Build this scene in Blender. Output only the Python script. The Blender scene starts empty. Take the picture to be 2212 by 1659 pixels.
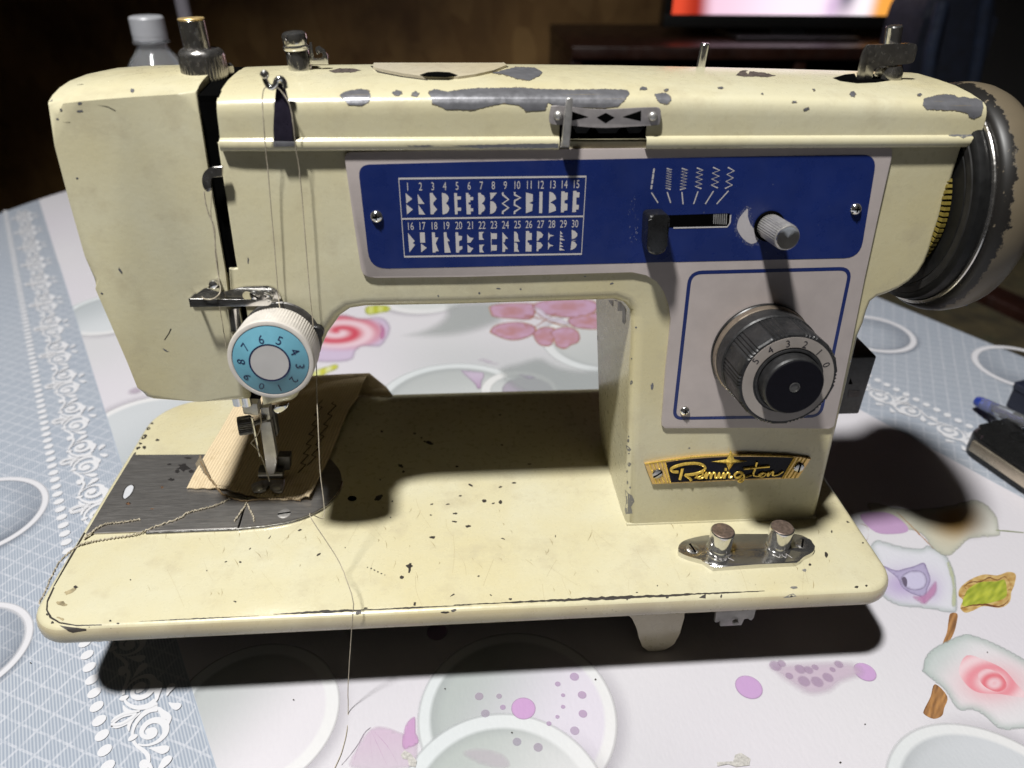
import bpy, bmesh, random
from math import sin, cos, pi, radians, atan2, sqrt, exp, floor
from mathutils import Vector as V, Matrix, geometry, noise as mnoise
from mathutils.bvhtree import BVHTree

random.seed(11)
S = 0.001                                   # everything below is written in millimetres
scene = bpy.context.scene
COL = scene.collection

# ------------------------------------------------------------------ camera
YAW, PITCH, ROLL = 0.0776909, 0.5569700, -0.0141032
FPX, CX, CY = 1594.55, 1106.0, 829.5        # focal length and centre in pixels of a 2212 px wide view
EYE = V((180.907, -219.180, 248.164))
_f = V((sin(YAW)*cos(PITCH), cos(YAW)*cos(PITCH), -sin(PITCH)))
_r = V((cos(YAW), -sin(YAW), 0.0))
_d = _f.cross(_r)
CR_ = _r*cos(ROLL) + _d*sin(ROLL)
CD_ = -_r*sin(ROLL) + _d*cos(ROLL)
cam_data = bpy.data.cameras.new("camera")
cam_data.sensor_width = 36.0
cam_data.lens = 36.0*FPX/2212.0
cam_data.clip_start = 0.02
cam_data.clip_end = 50.0
cam_data.dof.use_dof = True
cam_data.dof.focus_distance = 0.33
cam_data.dof.aperture_fstop = 8.5
cam = bpy.data.objects.new("camera", cam_data)
COL.objects.link(cam)
_m = Matrix((CR_, -CD_, -_f)).transposed().to_4x4()
_m.translation = EYE*S
cam.matrix_world = _m
scene.camera = cam

# ------------------------------------------------------------------ world, lamp, exposure
world = bpy.data.worlds.new("World")
scene.world = world
world.use_nodes = True
bg = world.node_tree.nodes["Background"]
bg.inputs[0].default_value = (1.0, 0.85, 0.77, 1)
bg.inputs[1].default_value = 0.055
ld = bpy.data.lights.new("shaded_lamp_light", 'SPOT')      # a shaded lamp hanging over the table, above and left of the machine
ld.energy = 226.0
ld.color = (1.0, 0.99, 0.965)
ld.shadow_soft_size = 0.070
ld.spot_size = radians(90); ld.spot_blend = 0.9
lamp = bpy.data.objects.new("shaded_lamp_light", ld)
lamp.location = (-0.215, -0.325, 1.650)
lamp.rotation_euler = (V((0.20, 0.16, 0.0))-lamp.location).to_track_quat('-Z', 'Y').to_euler()
COL.objects.link(lamp)
scene.view_settings.view_transform = 'Standard'
scene.view_settings.look = 'None'
scene.view_settings.exposure = 0.0
scene.view_settings.gamma = 1.0
scene.cycles.max_bounces = 8
scene.cycles.transparent_max_bounces = 24
scene.cycles.use_denoising = True

# ------------------------------------------------------------------ rays from picture measurements to real planes
def ray(px, py):
    return (_f + CR_*((px-CX)/FPX) + CD_*((py-CY)/FPX))
def on(p, n, c):
    v = ray(*p); n = V(n)
    return EYE + v*((c - n.dot(EYE))/n.dot(v))
LEAN = radians(6.0)
FU = V((1, 0, 0)); FV = V((0, sin(LEAN), cos(LEAN))); FN = V((0, -cos(LEAN), sin(LEAN)))
FO = V((0, 45.2, 0))
TZ = -55.0                                   # top of the table below the bed plate
def BED(p, z=0.0): return on(p, (0, 0, 1), z)
def TBL(p, z=0.0): return on(p, (0, 0, 1), TZ+z)
def YP(p, y): return on(p, (0, 1, 0), y)
def XP(p, x): return on(p, (1, 0, 0), x)
def F3(x, s, d=0.0): return FO + FU*x + FV*s + FN*d
def FP(p, d=0.0):
    q = on(p, FN, FN.dot(FO)+d)
    return (q.x, (q-FO).dot(FV))
def zm(x0, y0, w, W=2212.0):
    k = w/W
    return lambda a, b: ((x0+a*k)/1.82278, (y0+b*k)/1.82278)
ZA = zm(0, 0, 1344); ZB = zm(1344, 0, 1344); ZC = zm(2688, 0, 1344)
ZD = zm(0, 1008, 1344); ZE = zm(1344, 1008, 1344); ZF = zm(2688, 1008, 1344)
ZG = zm(0, 2016, 1344); ZH = zm(1344, 2016, 1344); ZI = zm(2688, 2016, 1344)
BA = zm(2480, 1740, 800); CH = zm(1550, 680, 800); KN = zm(2450, 600, 1000)
WH = zm(3400, 200, 632, 999); TP = zm(650, 50, 700, 1787); TN = zm(700, 1080, 650, 1926)
FT = zm(700, 1500, 700, 1873); RB = zm(3200, 1200, 832, 1725); SC = zm(200, 2400, 800, 2127)
DL = zm(2750, 1150, 600, 1810); CB = zm(2600, 2000, 700); LV = zm(2100, 350, 600)
OPN = zm(1250, 1150, 1150); FRR = zm(3400, 1100, 632, 2097); TR = zm(2400, 0, 1632)
def mp(z, pts): return [z(*p) for p in pts]

# ------------------------------------------------------------------ materials
def lin(r, g, b):
    f = lambda c: (c/255/12.92 if c/255 <= .04045 else ((c/255+.055)/1.055)**2.4)
    return (f(r), f(g), f(b))
def nodes(name):
    m = bpy.data.materials.new(name); m.use_nodes = True
    nt = m.node_tree
    return m, nt, nt.nodes["Principled BSDF"]
def N(nt, typ, **kw):
    n = nt.nodes.new(typ)
    for k, v in kw.items():
        if k.startswith('i_'):
            key = k[2:]
            n.inputs[int(key) if key.isdigit() else key].default_value = v
        else: setattr(n, k, v)
    return n
def L(nt, a, b): nt.links.new(a, b)
def noise(nt, vec, scale, detail=4, rough=.55):
    n = N(nt, 'ShaderNodeTexNoise'); n.inputs['Scale'].default_value = scale
    n.inputs['Detail'].default_value = detail; n.inputs['Roughness'].default_value = rough
    L(nt, vec, n.inputs['Vector']); return n.outputs['Fac']
def ramp(nt, fac, stops):
    r = N(nt, 'ShaderNodeValToRGB'); e = r.color_ramp.elements
    while len(e) < len(stops): e.new(.5)
    for el, (p, c) in zip(e, stops):
        el.position = p; el.color = (*c, 1) if len(c) == 3 else c
    L(nt, fac, r.inputs[0]); return r.outputs[0]
def mixc(nt, fac, a, b, mode='MIX'):
    m = N(nt, 'ShaderNodeMix', data_type='RGBA', blend_type=mode)
    if isinstance(fac, float): m.inputs[0].default_value = fac
    else: L(nt, fac, m.inputs[0])
    for i, c in ((6, a), (7, b)):
        if isinstance(c, tuple): m.inputs[i].default_value = (*c, 1)
        else: L(nt, c, m.inputs[i])
    return m.outputs[2]
def math_(nt, op, a, b=None, c=None):
    m = N(nt, 'ShaderNodeMath', operation=op)
    for i, x in enumerate((a, b, c)):
        if x is None: continue
        if isinstance(x, (int, float)): m.inputs[i].default_value = x
        else: L(nt, x, m.inputs[i])
    return m.outputs[0]
def bump(nt, bs, h, strength, dist=.0004):
    b = N(nt, 'ShaderNodeBump'); b.inputs['Strength'].default_value = strength
    b.inputs['Distance'].default_value = dist
    L(nt, h, b.inputs['Height']); L(nt, b.outputs[0], bs.inputs['Normal'])
def pos(nt): return N(nt, 'ShaderNodeNewGeometry').outputs['Position']

def mat(name, col, rough=.5, metal=0.0, var=.15, vs=120.0, rv=.12, bmp=0.0, bs_=900.0, dust=None, emit=None, stretch=None, spec=None):
    m, nt, b = nodes(name)
    g = .70 if metal < .5 else .88
    col = tuple(x*g for x in col)
    if dust: dust = (tuple(x*g for x in dust[0]),)+tuple(dust[1:])
    p = pos(nt)
    if stretch:
        mp_ = N(nt, 'ShaderNodeMapping'); mp_.inputs['Scale'].default_value = stretch
        L(nt, p, mp_.inputs['Vector']); p = mp_.outputs[0]
    n1 = noise(nt, p, vs, 5)
    c = ramp(nt, n1, [(.3, tuple(x*(1-var) for x in col)), (.7, tuple(min(1, x*(1+var)) for x in col))])
    if dust:
        n2 = noise(nt, p, dust[1], 6, .7)
        c = mixc(nt, ramp(nt, n2, [(dust[2], (0, 0, 0)), (dust[2]+.2, (1, 1, 1))]), c, dust[0])
    L(nt, c, b.inputs['Base Color'])
    b.inputs['Metallic'].default_value = metal
    r = ramp(nt, noise(nt, p, vs*2.3, 4), [(.3, (max(.02, rough-rv),)*3), (.7, (min(1, rough+rv),)*3)])
    L(nt, r, b.inputs['Roughness'])
    if spec is not None: b.inputs['Specular IOR Level'].default_value = spec
    if bmp: bump(nt, b, noise(nt, p, bs_, 3), bmp)
    if emit:
        b.inputs['Emission Color'].default_value = (*emit[0], 1); b.inputs['Emission Strength'].default_value = emit[1]
    return m

def paint_material(name, c1, c2, speck=.0):
    m, nt, b = nodes(name)
    c1 = tuple(x*.70 for x in c1); c2 = tuple(x*.70 for x in c2)
    p = pos(nt)
    c = mixc(nt, ramp(nt, noise(nt, p, 22, 5, .6), [(.35, (0, 0, 0)), (.68, (1, 1, 1))]), c1, c2)
    c = mixc(nt, ramp(nt, noise(nt, p, 9, 6, .62), [(.40, (0, 0, 0)), (.66, (.75,)*3)]), c, tuple(x*y for x, y in zip(c1, (.94, .87, .68))))
    c = mixc(nt, ramp(nt, noise(nt, p, 48, 6, .7), [(.52, (0, 0, 0)), (.72, (.6,)*3)]), c, tuple(x*y for x, y in zip(c1, (.76, .71, .66))))
    fine = noise(nt, p, 700, 4, .7)
    c = mixc(nt, ramp(nt, fine, [(.3, (.20,)*3), (.46, (0, 0, 0))]), c, tuple(x*.78 for x in c1))
    # fine dark specks and hair-thin scratches in the enamel
    vor = N(nt, 'ShaderNodeTexVoronoi'); vor.inputs['Scale'].default_value = 240; L(nt, p, vor.inputs['Vector'])
    sp = math_(nt, 'MULTIPLY', math_(nt, 'LESS_THAN', vor.outputs['Distance'], math_(nt, 'MULTIPLY', noise(nt, p, 130, 2), .11)),
               math_(nt, 'GREATER_THAN', noise(nt, p, 60, 3), .67-speck))
    c = mixc(nt, math_(nt, 'MULTIPLY', sp, .8), c, (.07, .055, .04))
    L(nt, c, b.inputs['Base Color'])
    L(nt, ramp(nt, noise(nt, p, 300, 4), [(.3, (.24,)*3), (.7, (.36,)*3)]), b.inputs['Roughness'])
    b.inputs['Coat Weight'].default_value = .25; b.inputs['Coat Roughness'].default_value = .12
    bump(nt, b, noise(nt, p, 420, 3), .10, .0006)
    return m

M = {}
M['cream'] = paint_material('cream_enamel', (.725, .685, .492), (.705, .648, .43))
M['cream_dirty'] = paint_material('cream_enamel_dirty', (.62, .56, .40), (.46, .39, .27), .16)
M['primer'] = mat('grey_primer', (.20, .20, .215), .36, .5, .12, 160, .1, .1, 500)
M['bare'] = mat('bare_cast_metal', (.33, .32, .30), .5, .3, .3, 90, .15, .3, 250)
M['wear'] = mat('dark_wear', (.035, .028, .022), .6, 0, .3, 300)
M['black'] = mat('black_void', (.003, .003, .003), .8, 0, .2, spec=0.0)
M['chrome'] = mat('chrome', (.76, .75, .73), .14, .96, .06, 260, .06)
M['chrome_old'] = mat('worn_chrome', (.56, .54, .515), .21, .95, .12, 240, .10)
M['nickel'] = mat('satin_nickel', (.52, .505, .485), .40, .75, .12, 300, .1)
M['plate'] = mat('brushed_steel_plate', (.46, .44, .42), .36, .90, .14, 1.0, .08, .08, 2.0, stretch=(60, 1700, 300), dust=((.33, .28, .24), .25, .58))
M['dark_steel'] = mat('dark_steel', (.12, .115, .11), .42, .7, .3, 300, .15)
M['alu'] = mat('satin_aluminium', (.46, .425, .42), .50, .45, .1, 300, .1)
M['plastic_black'] = mat('dusty_black_plastic', (.022, .022, .023), .42, 0, .3, 300, .12, .1, 900, dust=((.065, .058, .048), 300, .60), spec=.35)
M['plastic_gloss'] = mat('glossy_black_plastic', (.012, .012, .012), .30, 0, .2, 300, .06)
M['knob_face'] = mat('dark_knob_face', (.004, .0035, .007), .62, 0, .2, 600, .1, spec=.12)
M['ivory'] = mat('ivory_plastic', (.74, .69, .63), .38, 0, .08, 200, .08)
M['ring_grey'] = mat('greige_ring', (.36, .32, .29), .42, 0, .08, 120, .08, dust=((.30, .24, .15), 110, .6))
M['sky_blue'] = mat('sky_blue_print', (.175, .44, .56), .4, 0, .05, 200, .06)
M['navy_ink'] = mat('navy_ink', (.012, .016, .075), .4, 0, .1)
M['panel'] = mat('panel_mauve_white', (.54, .475, .455), .36, 0, .05, 120, .06, dust=((.40, .34, .31), 90, .68))
M['blue'] = mat('panel_blue', (.0115, .026, .142), .30, 0, .10, 60, .07, dust=((.10, .12, .26), 900, .72))
M['print_white'] = mat('print_white', (.60, .57, .56), .4, 0, .04)
M['pattern_white'] = mat('halftone_white', (.52, .49, .50), .45, 0, .1, 2500)
M['gold'] = mat('gold_plating', (.84, .58, .12), .26, .6, .18, 500, .10)
M['gold_dark'] = mat('worn_gold', (.70, .48, .20), .33, .65, .07, 200, .1)
M['navy'] = mat('badge_navy', (.006, .006, .016), .3, 0, .2, 400, spec=.15)
M['brass'] = mat('brass_top', (.80, .58, .26), .38, .75, .2, 700, .1)
M['spade'] = mat('dark_violet_steel', (.045, .038, .062), .33, .55, .15, 300, .08)
M['rubber'] = mat('black_rubber', (.008, .008, .008), .5, 0, .4, 120, .1, dust=((.03, .028, .026), 120, .66), spec=.2)
M['belt'] = mat('yellow_belt', (.20, .15, .02), .6, 0, .2, 600)
M['thread'] = mat('ecru_thread', (.50, .44, .33), .8, 0, .25, 900)
M['thread_dark'] = mat('brown_thread', (.075, .048, .03), .8, 0, .25, 900)
M['grey_dark'] = mat('dark_grey_plastic', (.03, .03, .03), .45, 0, .2, 300)
M['red_dust'] = mat('rusty_mark', (.35, .10, .04), .7, 0, .3, 900)

# ------------------------------------------------------------------ objects
WO = {}
def tag(o, label=None, cat=None, group=None, kind=None):
    if label: o['label'] = label
    if cat: o['category'] = cat
    if group: o['group'] = group
    if kind: o['kind'] = kind
    return o
def empty(name, p, label=None, cat=None, group=None):
    o = bpy.data.objects.new(name, None); COL.objects.link(o)
    o.empty_display_size = .02
    o.location = V(p)*S; WO[o.name] = V(p)
    return tag(o, label, cat, group)
def link(name, me, world_origin, parent):
    o = bpy.data.objects.new(name, me); COL.objects.link(o)
    WO[o.name] = V(world_origin)
    base = WO[parent.name] if parent else V((0, 0, 0))
    o.location = (V(world_origin)-base)*S
    if parent: o.parent = parent
    return o
def mk(name, verts, faces, m, parent=None, ang=35.0, cols=None, smooth=True):
    verts = [V(v) for v in verts]
    lo = V([min(v[i] for v in verts) for i in range(3)]); hi = V([max(v[i] for v in verts) for i in range(3)])
    c = V(((lo.x+hi.x)/2, (lo.y+hi.y)/2, lo.z))
    me = bpy.data.meshes.new(name)
    me.from_pydata([((v-c)*S)[:] for v in verts], [], faces)
    if cols:
        a = me.color_attributes.new('Col', 'FLOAT_COLOR', 'POINT')
        a.data.foreach_set('color', [x for k in cols for x in k])
    me.materials.append(m)
    me.validate(); me.update()
    if smooth:
        me.shade_smooth(); me.set_sharp_from_angle(angle=radians(ang))
    return link(name, me, c, parent)
def from_bm(name, bm, m, parent=None, ang=35.0):
    bmesh.ops.recalc_face_normals(bm, faces=bm.faces)
    bm.verts.ensure_lookup_table(); bm.verts.index_update()
    v = [x.co.copy() for x in bm.verts]; f = [[q.index for q in x.verts] for x in bm.faces]
    bm.free()
    return mk(name, v, f, m, parent, ang)
def area2(p): return sum(p[i][0]*p[(i+1) % len(p)][1]-p[(i+1) % len(p)][0]*p[i][1] for i in range(len(p)))/2
def ccw(p): return list(p) if area2(p) > 0 else list(p)[::-1]
def solid(name, loops, m, parent=None, cap0=True, cap1=True, ang=35.0):
    """loft between loops of equal length"""
    n = len(loops[0]); v = [p for lp in loops for p in lp]; f = []
    for k in range(len(loops)-1):
        for i in range(n):
            j = (i+1) % n
            f.append((k*n+i, k*n+j, (k+1)*n+j, (k+1)*n+i))
    if cap0: f.append(tuple(range(n))[::-1])
    if cap1: f.append(tuple(range((len(loops)-1)*n, len(loops)*n)))
    return mk(name, v, f, m, parent, ang)
def prism(name, poly, fr, d0, d1, m, parent=None, bev=0.0, seg=2, ang=35.0):
    """poly (x, s) in a frame, raised from d0 to d1; fr(x, s, d) -> point"""
    poly = ccw(poly); bm = bmesh.new()
    a = [bm.verts.new(fr(x, s, d0)) for x, s in poly]; b = [bm.verts.new(fr(x, s, d1)) for x, s in poly]
    n = len(poly)
    bm.faces.new(a[::-1]); top = bm.faces.new(b)
    for i in range(n): bm.faces.new((a[i], a[(i+1) % n], b[(i+1) % n], b[i]))
    if bev: bmesh.ops.bevel(bm, geom=list(top.edges), offset=bev, segments=seg, profile=.6, affect='EDGES', clamp_overlap=True)
    return from_bm(name, bm, m, parent, ang)
def frame(o, u, v, n): return lambda x, y, d=0.0: o+u*x+v*y+n*d
def axes(n):
    n = V(n).normalized(); t = V((0, 0, 1)) if abs(n.z) < .9 else V((1, 0, 0))
    u = t.cross(n).normalized(); return u, n.cross(u), n
def lathe(name, prof, o, n, m, parent=None, seg=48, knurl=None, ang=30.0, uv=None):
    """prof [(r, h)...] round axis n; knurl (h0, h1, depth, count, twist)"""
    u, v, n = uv or axes(n); o = V(o); vs = []; f = []
    if knurl: seg = knurl[3]*4
    for r, h in prof:
        for k in range(seg):
            t = 2*pi*k/seg; rr = r
            if knurl and knurl[0] <= h <= knurl[1]:
                tt = k+(knurl[4]*(h-knurl[0]) if len(knurl) > 4 else 0)
                rr = r-knurl[2]*(.5-.5*cos(2*pi*tt/4))
            vs.append(o+u*(rr*cos(t))+v*(rr*sin(t))+n*h)
    for i in range(len(prof)-1):
        for k in range(seg):
            j = (k+1) % seg
            f.append((i*seg+k, i*seg+j, (i+1)*seg+j, (i+1)*seg+k))
    if prof[0][0] > 1e-6: f.append(tuple(range(seg))[::-1])
    if prof[-1][0] > 1e-6: f.append(tuple(range((len(prof)-1)*seg, len(prof)*seg)))
    return mk(name, vs, f, m, parent, ang)
def spline(pts, k=6, closed=False):
    pts = [V(p) for p in pts]; n = len(pts); out = []
    rng = range(n if closed else n-1)
    for i in rng:
        if closed: p0, p1, p2, p3 = pts[i-1], pts[i], pts[(i+1) % n], pts[(i+2) % n]
        else: p0, p1, p2, p3 = pts[max(i-1, 0)], pts[i], pts[i+1], pts[min(i+2, n-1)]
        for s in range(k):
            t = s/k
            out.append(.5*((2*p1)+(p2-p0)*t+(2*p0-5*p1+4*p2-p3)*t*t+(3*p1-p0-3*p2+p3)*t**3))
    if not closed: out.append(pts[-1])
    return out
def sp2(pts, k=6, closed=False): return [(p.x, p.y) for p in spline([V((a, b, 0)) for a, b in pts], k, closed)]
def tube_geo(pts, r, n=8):
    pts = [V(p) for p in pts]; vs = []; f = []
    nrm = None
    for i, p in enumerate(pts):
        t = (pts[min(i+1, len(pts)-1)]-pts[max(i-1, 0)]).normalized()
        if nrm is None: nrm = axes(t)[0]
        nrm = (nrm-t*nrm.dot(t)).normalized(); b = t.cross(nrm)
        rr = r[i] if isinstance(r, (list, tuple)) else r
        vs += [p+nrm*(rr*cos(2*pi*k/n))+b*(rr*sin(2*pi*k/n)) for k in range(n)]
    for i in range(len(pts)-1):
        for k in range(n):
            j = (k+1) % n
            f.append((i*n+k, i*n+j, (i+1)*n+j, (i+1)*n+k))
    f.append(tuple(range(n))[::-1]); f.append(tuple(range((len(pts)-1)*n, len(pts)*n)))
    return vs, f
def tube(name, pts, r, m, parent=None, n=8):
    v, f = tube_geo(pts, r, n); return mk(name, v, f, m, parent, 40)
def join(parts):
    v = []; f = []
    for a, b in parts:
        k = len(v); v += list(a); f += [tuple(i+k for i in q) for q in b]
    return v, f
def boxgeo(fr, x0, x1, y0, y1, z0, z1):
    v = [fr(x, y, z) for z in (z0, z1) for y in (y0, y1) for x in (x0, x1)]
    return v, [(0, 2, 3, 1), (4, 5, 7, 6), (0, 1, 5, 4), (2, 6, 7, 3), (0, 4, 6, 2), (1, 3, 7, 5)]
WF = lambda x, y, z=0.0: V((x, y, z))
def box(name, a, b, m, parent=None, bev=0.0, fr=WF):
    bm = bmesh.new(); v, f = boxgeo(fr, a[0], b[0], a[1], b[1], a[2], b[2])
    vv = [bm.verts.new(p) for p in v]
    for q in f: bm.faces.new([vv[i] for i in q])
    if bev: bmesh.ops.bevel(bm, geom=list(bm.edges), offset=bev, segments=3, profile=.5, affect='EDGES')
    return from_bm(name, bm, m, parent)
def strip(pts, w, fr, d, closed=False):
    """flat line of width w along (x, y) points; lies at height d of frame fr"""
    n = len(pts); v = []; f = []
    for i, p in enumerate(pts):
        a = pts[i-1] if (i > 0 or closed) else p; b = pts[(i+1) % n] if (i < n-1 or closed) else p
        tx, ty = b[0]-a[0], b[1]-a[1]; q = sqrt(tx*tx+ty*ty) or 1
        ww = (w[i] if isinstance(w, (list, tuple)) else w)/2
        nx, ny = -ty/q*ww, tx/q*ww
        v += [fr(p[0]+nx, p[1]+ny, d), fr(p[0]-nx, p[1]-ny, d)]
    for i in range(n if closed else n-1):
        j = (i+1) % n
        f.append((2*i, 2*i+1, 2*j+1, 2*j))
    return v, f
def flat(polys, fr, d):
    v = []; f = []
    for p in polys:
        p = ccw(p); k = len(v); v += [fr(x, y, d) for x, y in p]; f.append(tuple(range(k, k+len(p))))
    return v, f
def rrect(x0, x1, y0, y1, r, k=5):
    o = []
    for cx, cy, a in ((x1-r, y1-r, 0), (x0+r, y1-r, pi/2), (x0+r, y0+r, pi), (x1-r, y0+r, 1.5*pi)):
        o += [(cx+r*cos(a+pi/2*i/k), cy+r*sin(a+pi/2*i/k)) for i in range(k+1)]
    return o
def roundpoly(pts, r, k=5):
    """round every corner of a polygon; r a number or one per corner"""
    n = len(pts); o = []
    for i in range(n):
        p = V((*pts[i], 0)); a = V((*pts[i-1], 0))-p; b = V((*pts[(i+1) % n], 0))-p
        rr = r[i] if isinstance(r, (list, tuple)) else r
        if rr <= 0: o.append((p.x, p.y)); continue
        la, lb = a.length, b.length; a.normalize(); b.normalize()
        t = min(rr, la*.48, lb*.48)
        p0, p2 = p+a*t, p+b*t
        for s in range(k+1):
            u = s/k; q = p0*(1-u)**2+p*2*u*(1-u)+p2*u*u; o.append((q.x, q.y))
    return o
def text(name, s, size, o, u, v, n, m, parent, xs=1.0, d=.05):
    cu = bpy.data.curves.new('lettering', 'FONT'); cu.body = s; cu.align_x = 'CENTER'; cu.size = 1.0; cu.resolution_u = 3
    ob = bpy.data.objects.new('lettering', cu)
    me = bpy.data.meshes.new_from_object(ob)
    P = [q.co.copy() for q in me.vertices]; F = [tuple(q.vertices) for q in me.polygons]
    bpy.data.objects.remove(ob); bpy.data.meshes.remove(me)
    x0, x1 = min(p.x for p in P), max(p.x for p in P); y0, y1 = min(p.y for p in P), max(p.y for p in P)
    k = size/(y1-y0)
    vs = [o+u*((p.x-(x0+x1)/2)*k*xs)+v*((p.y-(y0+y1)/2)*k)+n*d for p in P]
    return mk(name, vs, F, m, parent, smooth=False)
def bvh_of(*objs):
    v = []; f = []
    for o in objs:
        k = len(v); w = WO[o.name]
        v += [q.co/S+w for q in o.data.vertices]; f += [[i+k for i in p.vertices] for p in o.data.polygons]
    return BVHTree.FromPolygons(v, f)
def blob(cx, cy, a, b, ang=0.0, n=14, j=.25):
    return [(cx+(1+random.uniform(-j, j))*(a*cos(t)*cos(ang)-b*sin(t)*sin(ang)),
             cy+(1+random.uniform(-j, j))*(a*cos(t)*sin(ang)+b*sin(t)*cos(ang))) for t in [2*pi*i/n for i in range(n)]]
def inside(p, poly):
    c = False; x, y = p
    for i in range(len(poly)):
        (x0, y0), (x1, y1) = poly[i-1], poly[i]
        if (y0 > y) != (y1 > y) and x < (x1-x0)*(y-y0)/(y1-y0)+x0: c = not c
    return c
def decal_geo(bvh, poly, off=.07, grid=9.0, jit=0.0, seg=5.0):
    """a patch in the outline poly (picture measurements) laid on the surface it falls on"""
    pts = []
    for i in range(len(poly)):
        a, b = poly[i-1], poly[i]; n = max(1, int(sqrt((a[0]-b[0])**2+(a[1]-b[1])**2)/seg))
        for k in range(n):
            t = (k+1)/n
            pts.append((a[0]+(b[0]-a[0])*t+random.uniform(-jit, jit), a[1]+(b[1]-a[1])*t+random.uniform(-jit, jit)))
    ins = []
    x0, x1 = min(p[0] for p in pts), max(p[0] for p in pts); y0, y1 = min(p[1] for p in pts), max(p[1] for p in pts)
    y = y0+grid*.5
    while y < y1:
        x = x0+grid*.5
        while x < x1:
            if inside((x, y), pts) and min((x-p[0])**2+(y-p[1])**2 for p in pts) > (grid*.4)**2: ins.append((x, y))
            x += grid
        y += grid
    n = len(pts)
    r = geometry.delaunay_2d_cdt([V(p) for p in pts+ins], [], [list(range(n))], 1, 1e-5)
    vs = []; ok = {}
    for i, p in enumerate(r[0]):
        h = bvh.ray_cast(EYE, ray(p.x, p.y).normalized())
        if h[0] is None: continue
        nn = h[1] if h[1].dot(EYE-h[0]) > 0 else -h[1]
        ok[i] = len(vs); vs.append(h[0]+nn*off)
    f = []
    for q in r[2]:
        if not all(i in ok for i in q): continue
        w = [vs[ok[i]] for i in q]
        if max((w[0]-w[1]).length, (w[1]-w[2]).length, (w[2]-w[0]).length) > 9: continue
        f.append(tuple(ok[i] for i in q))
    return vs, f
def decals(name, bvh, polys, m, parent, stuff=False, **kw):
    g = [decal_geo(bvh, p, **kw) for p in polys]
    if stuff:
        v, f = join(g); o = mk(name, v, f, m, parent, 60); o['kind'] = 'stuff'; return
    for v, f in g:
        if f: mk(name, v, f, m, parent, 60)
# ------------------------------------------------------------------ the sewing machine
SM = empty("sewing_machine", (185, 84, TZ), "cream enamelled sewing machine with blue stitch panel and chipped paint on the patterned cloth", "sewing machine")
FF = lambda x, s, d=0.0: F3(x, s, d)
def fpl(z, pts, d=0.0): return [FP(z(*p), d) for p in pts]
I = lambda a, b: (a, b)

# bed plate ---------------------------------------------------------
BW, BDp = 370.0, 168.7
def bedloop(e, z):
    def arc(cx, cy, r, a): return [V((cx+r*cos(a+pi/2*i/10), cy+r*sin(a+pi/2*i/10), z)) for i in range(11)]
    rs = dict(fl=13+e, fr=13+e, br=12+e, bl=26+e)
    return (arc(BW+e-rs['br'], BDp+e-rs['br'], rs['br'], 0) + arc(-e+rs['bl'], BDp+e-rs['bl'], rs['bl'], pi/2) +
            arc(-e+rs['fl'], -e+rs['fl'], rs['fl'], pi) + arc(BW+e-rs['fr'], -e+rs['fr'], rs['fr'], 1.5*pi))
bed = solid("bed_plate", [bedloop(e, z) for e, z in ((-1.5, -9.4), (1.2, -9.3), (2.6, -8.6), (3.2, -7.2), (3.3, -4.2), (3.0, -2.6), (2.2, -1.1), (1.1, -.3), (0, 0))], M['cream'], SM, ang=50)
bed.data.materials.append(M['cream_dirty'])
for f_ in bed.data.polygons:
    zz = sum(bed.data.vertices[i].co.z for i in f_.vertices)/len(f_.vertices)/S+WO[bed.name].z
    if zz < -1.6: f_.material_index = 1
solid("bed_underside", [bedloop(-14, -22), bedloop(-10, -9.2)], M['wear'], SM)
box("lower_mechanism", (40, 75, -54.8), (335, 150, -9), M['grey_dark'], SM, 2)
fy = 13.5
footp = [(YP(p, fy).x, YP(p, fy).z) for p in [(1296, 1311), (1330, 1313), (1352, 1320), (1368, 1335), (1378, 1356), (1381, 1380), (1387, 1397), (1400, 1407), (1418, 1408), (1440, 1403), (1457, 1392), (1470, 1368), (1478, 1335), (1483, 1300)]]
footp = [(x, max(z, -54.8)) for x, z in footp]
kz = min(z for x, z in footp); footp = [(x, z if z > -20 else -20+(z+20)*(34.8/(-20-kz))) for x, z in footp]
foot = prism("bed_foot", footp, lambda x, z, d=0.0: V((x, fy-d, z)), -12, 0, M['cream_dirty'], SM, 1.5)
by = 3.0
brk = [(YP(CB(*p), by).x, YP(CB(*p), by).z) for p in [(715, 1150), (1205, 1150), (1190, 1260), (1165, 1370), (1130, 1405), (1095, 1370), (1060, 1375), (1045, 1390), (960, 1395), (950, 1372), (905, 1365), (880, 1395), (850, 1400), (800, 1385), (760, 1390), (720, 1425), (678, 1425), (700, 1290)]]
prism("hinge_bracket", brk, lambda x, z, d=0.0: V((x, by-d, z)), -1.5, 0, M['bare'], SM, .3)
brk2 = [(YP(CB(*p), by+2).x, YP(CB(*p), by+2).z) for p in [(745, 1330), (1050, 1330), (1040, 1400), (1010, 1460), (745, 1475)]]
prism("hinge_bracket_tongue", brk2, lambda x, z, d=0.0: V((x, by+2-d, z)), -1.5, 0, M['bare'], SM, .3)
lathe("hinge_pin", [(1.4, 0), (1.4, 1.2), (1.0, 1.6), (0, 1.7)], YP(CB(930, 1410), by), (0, -1, 0), M['bare'], SM, 16)

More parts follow.
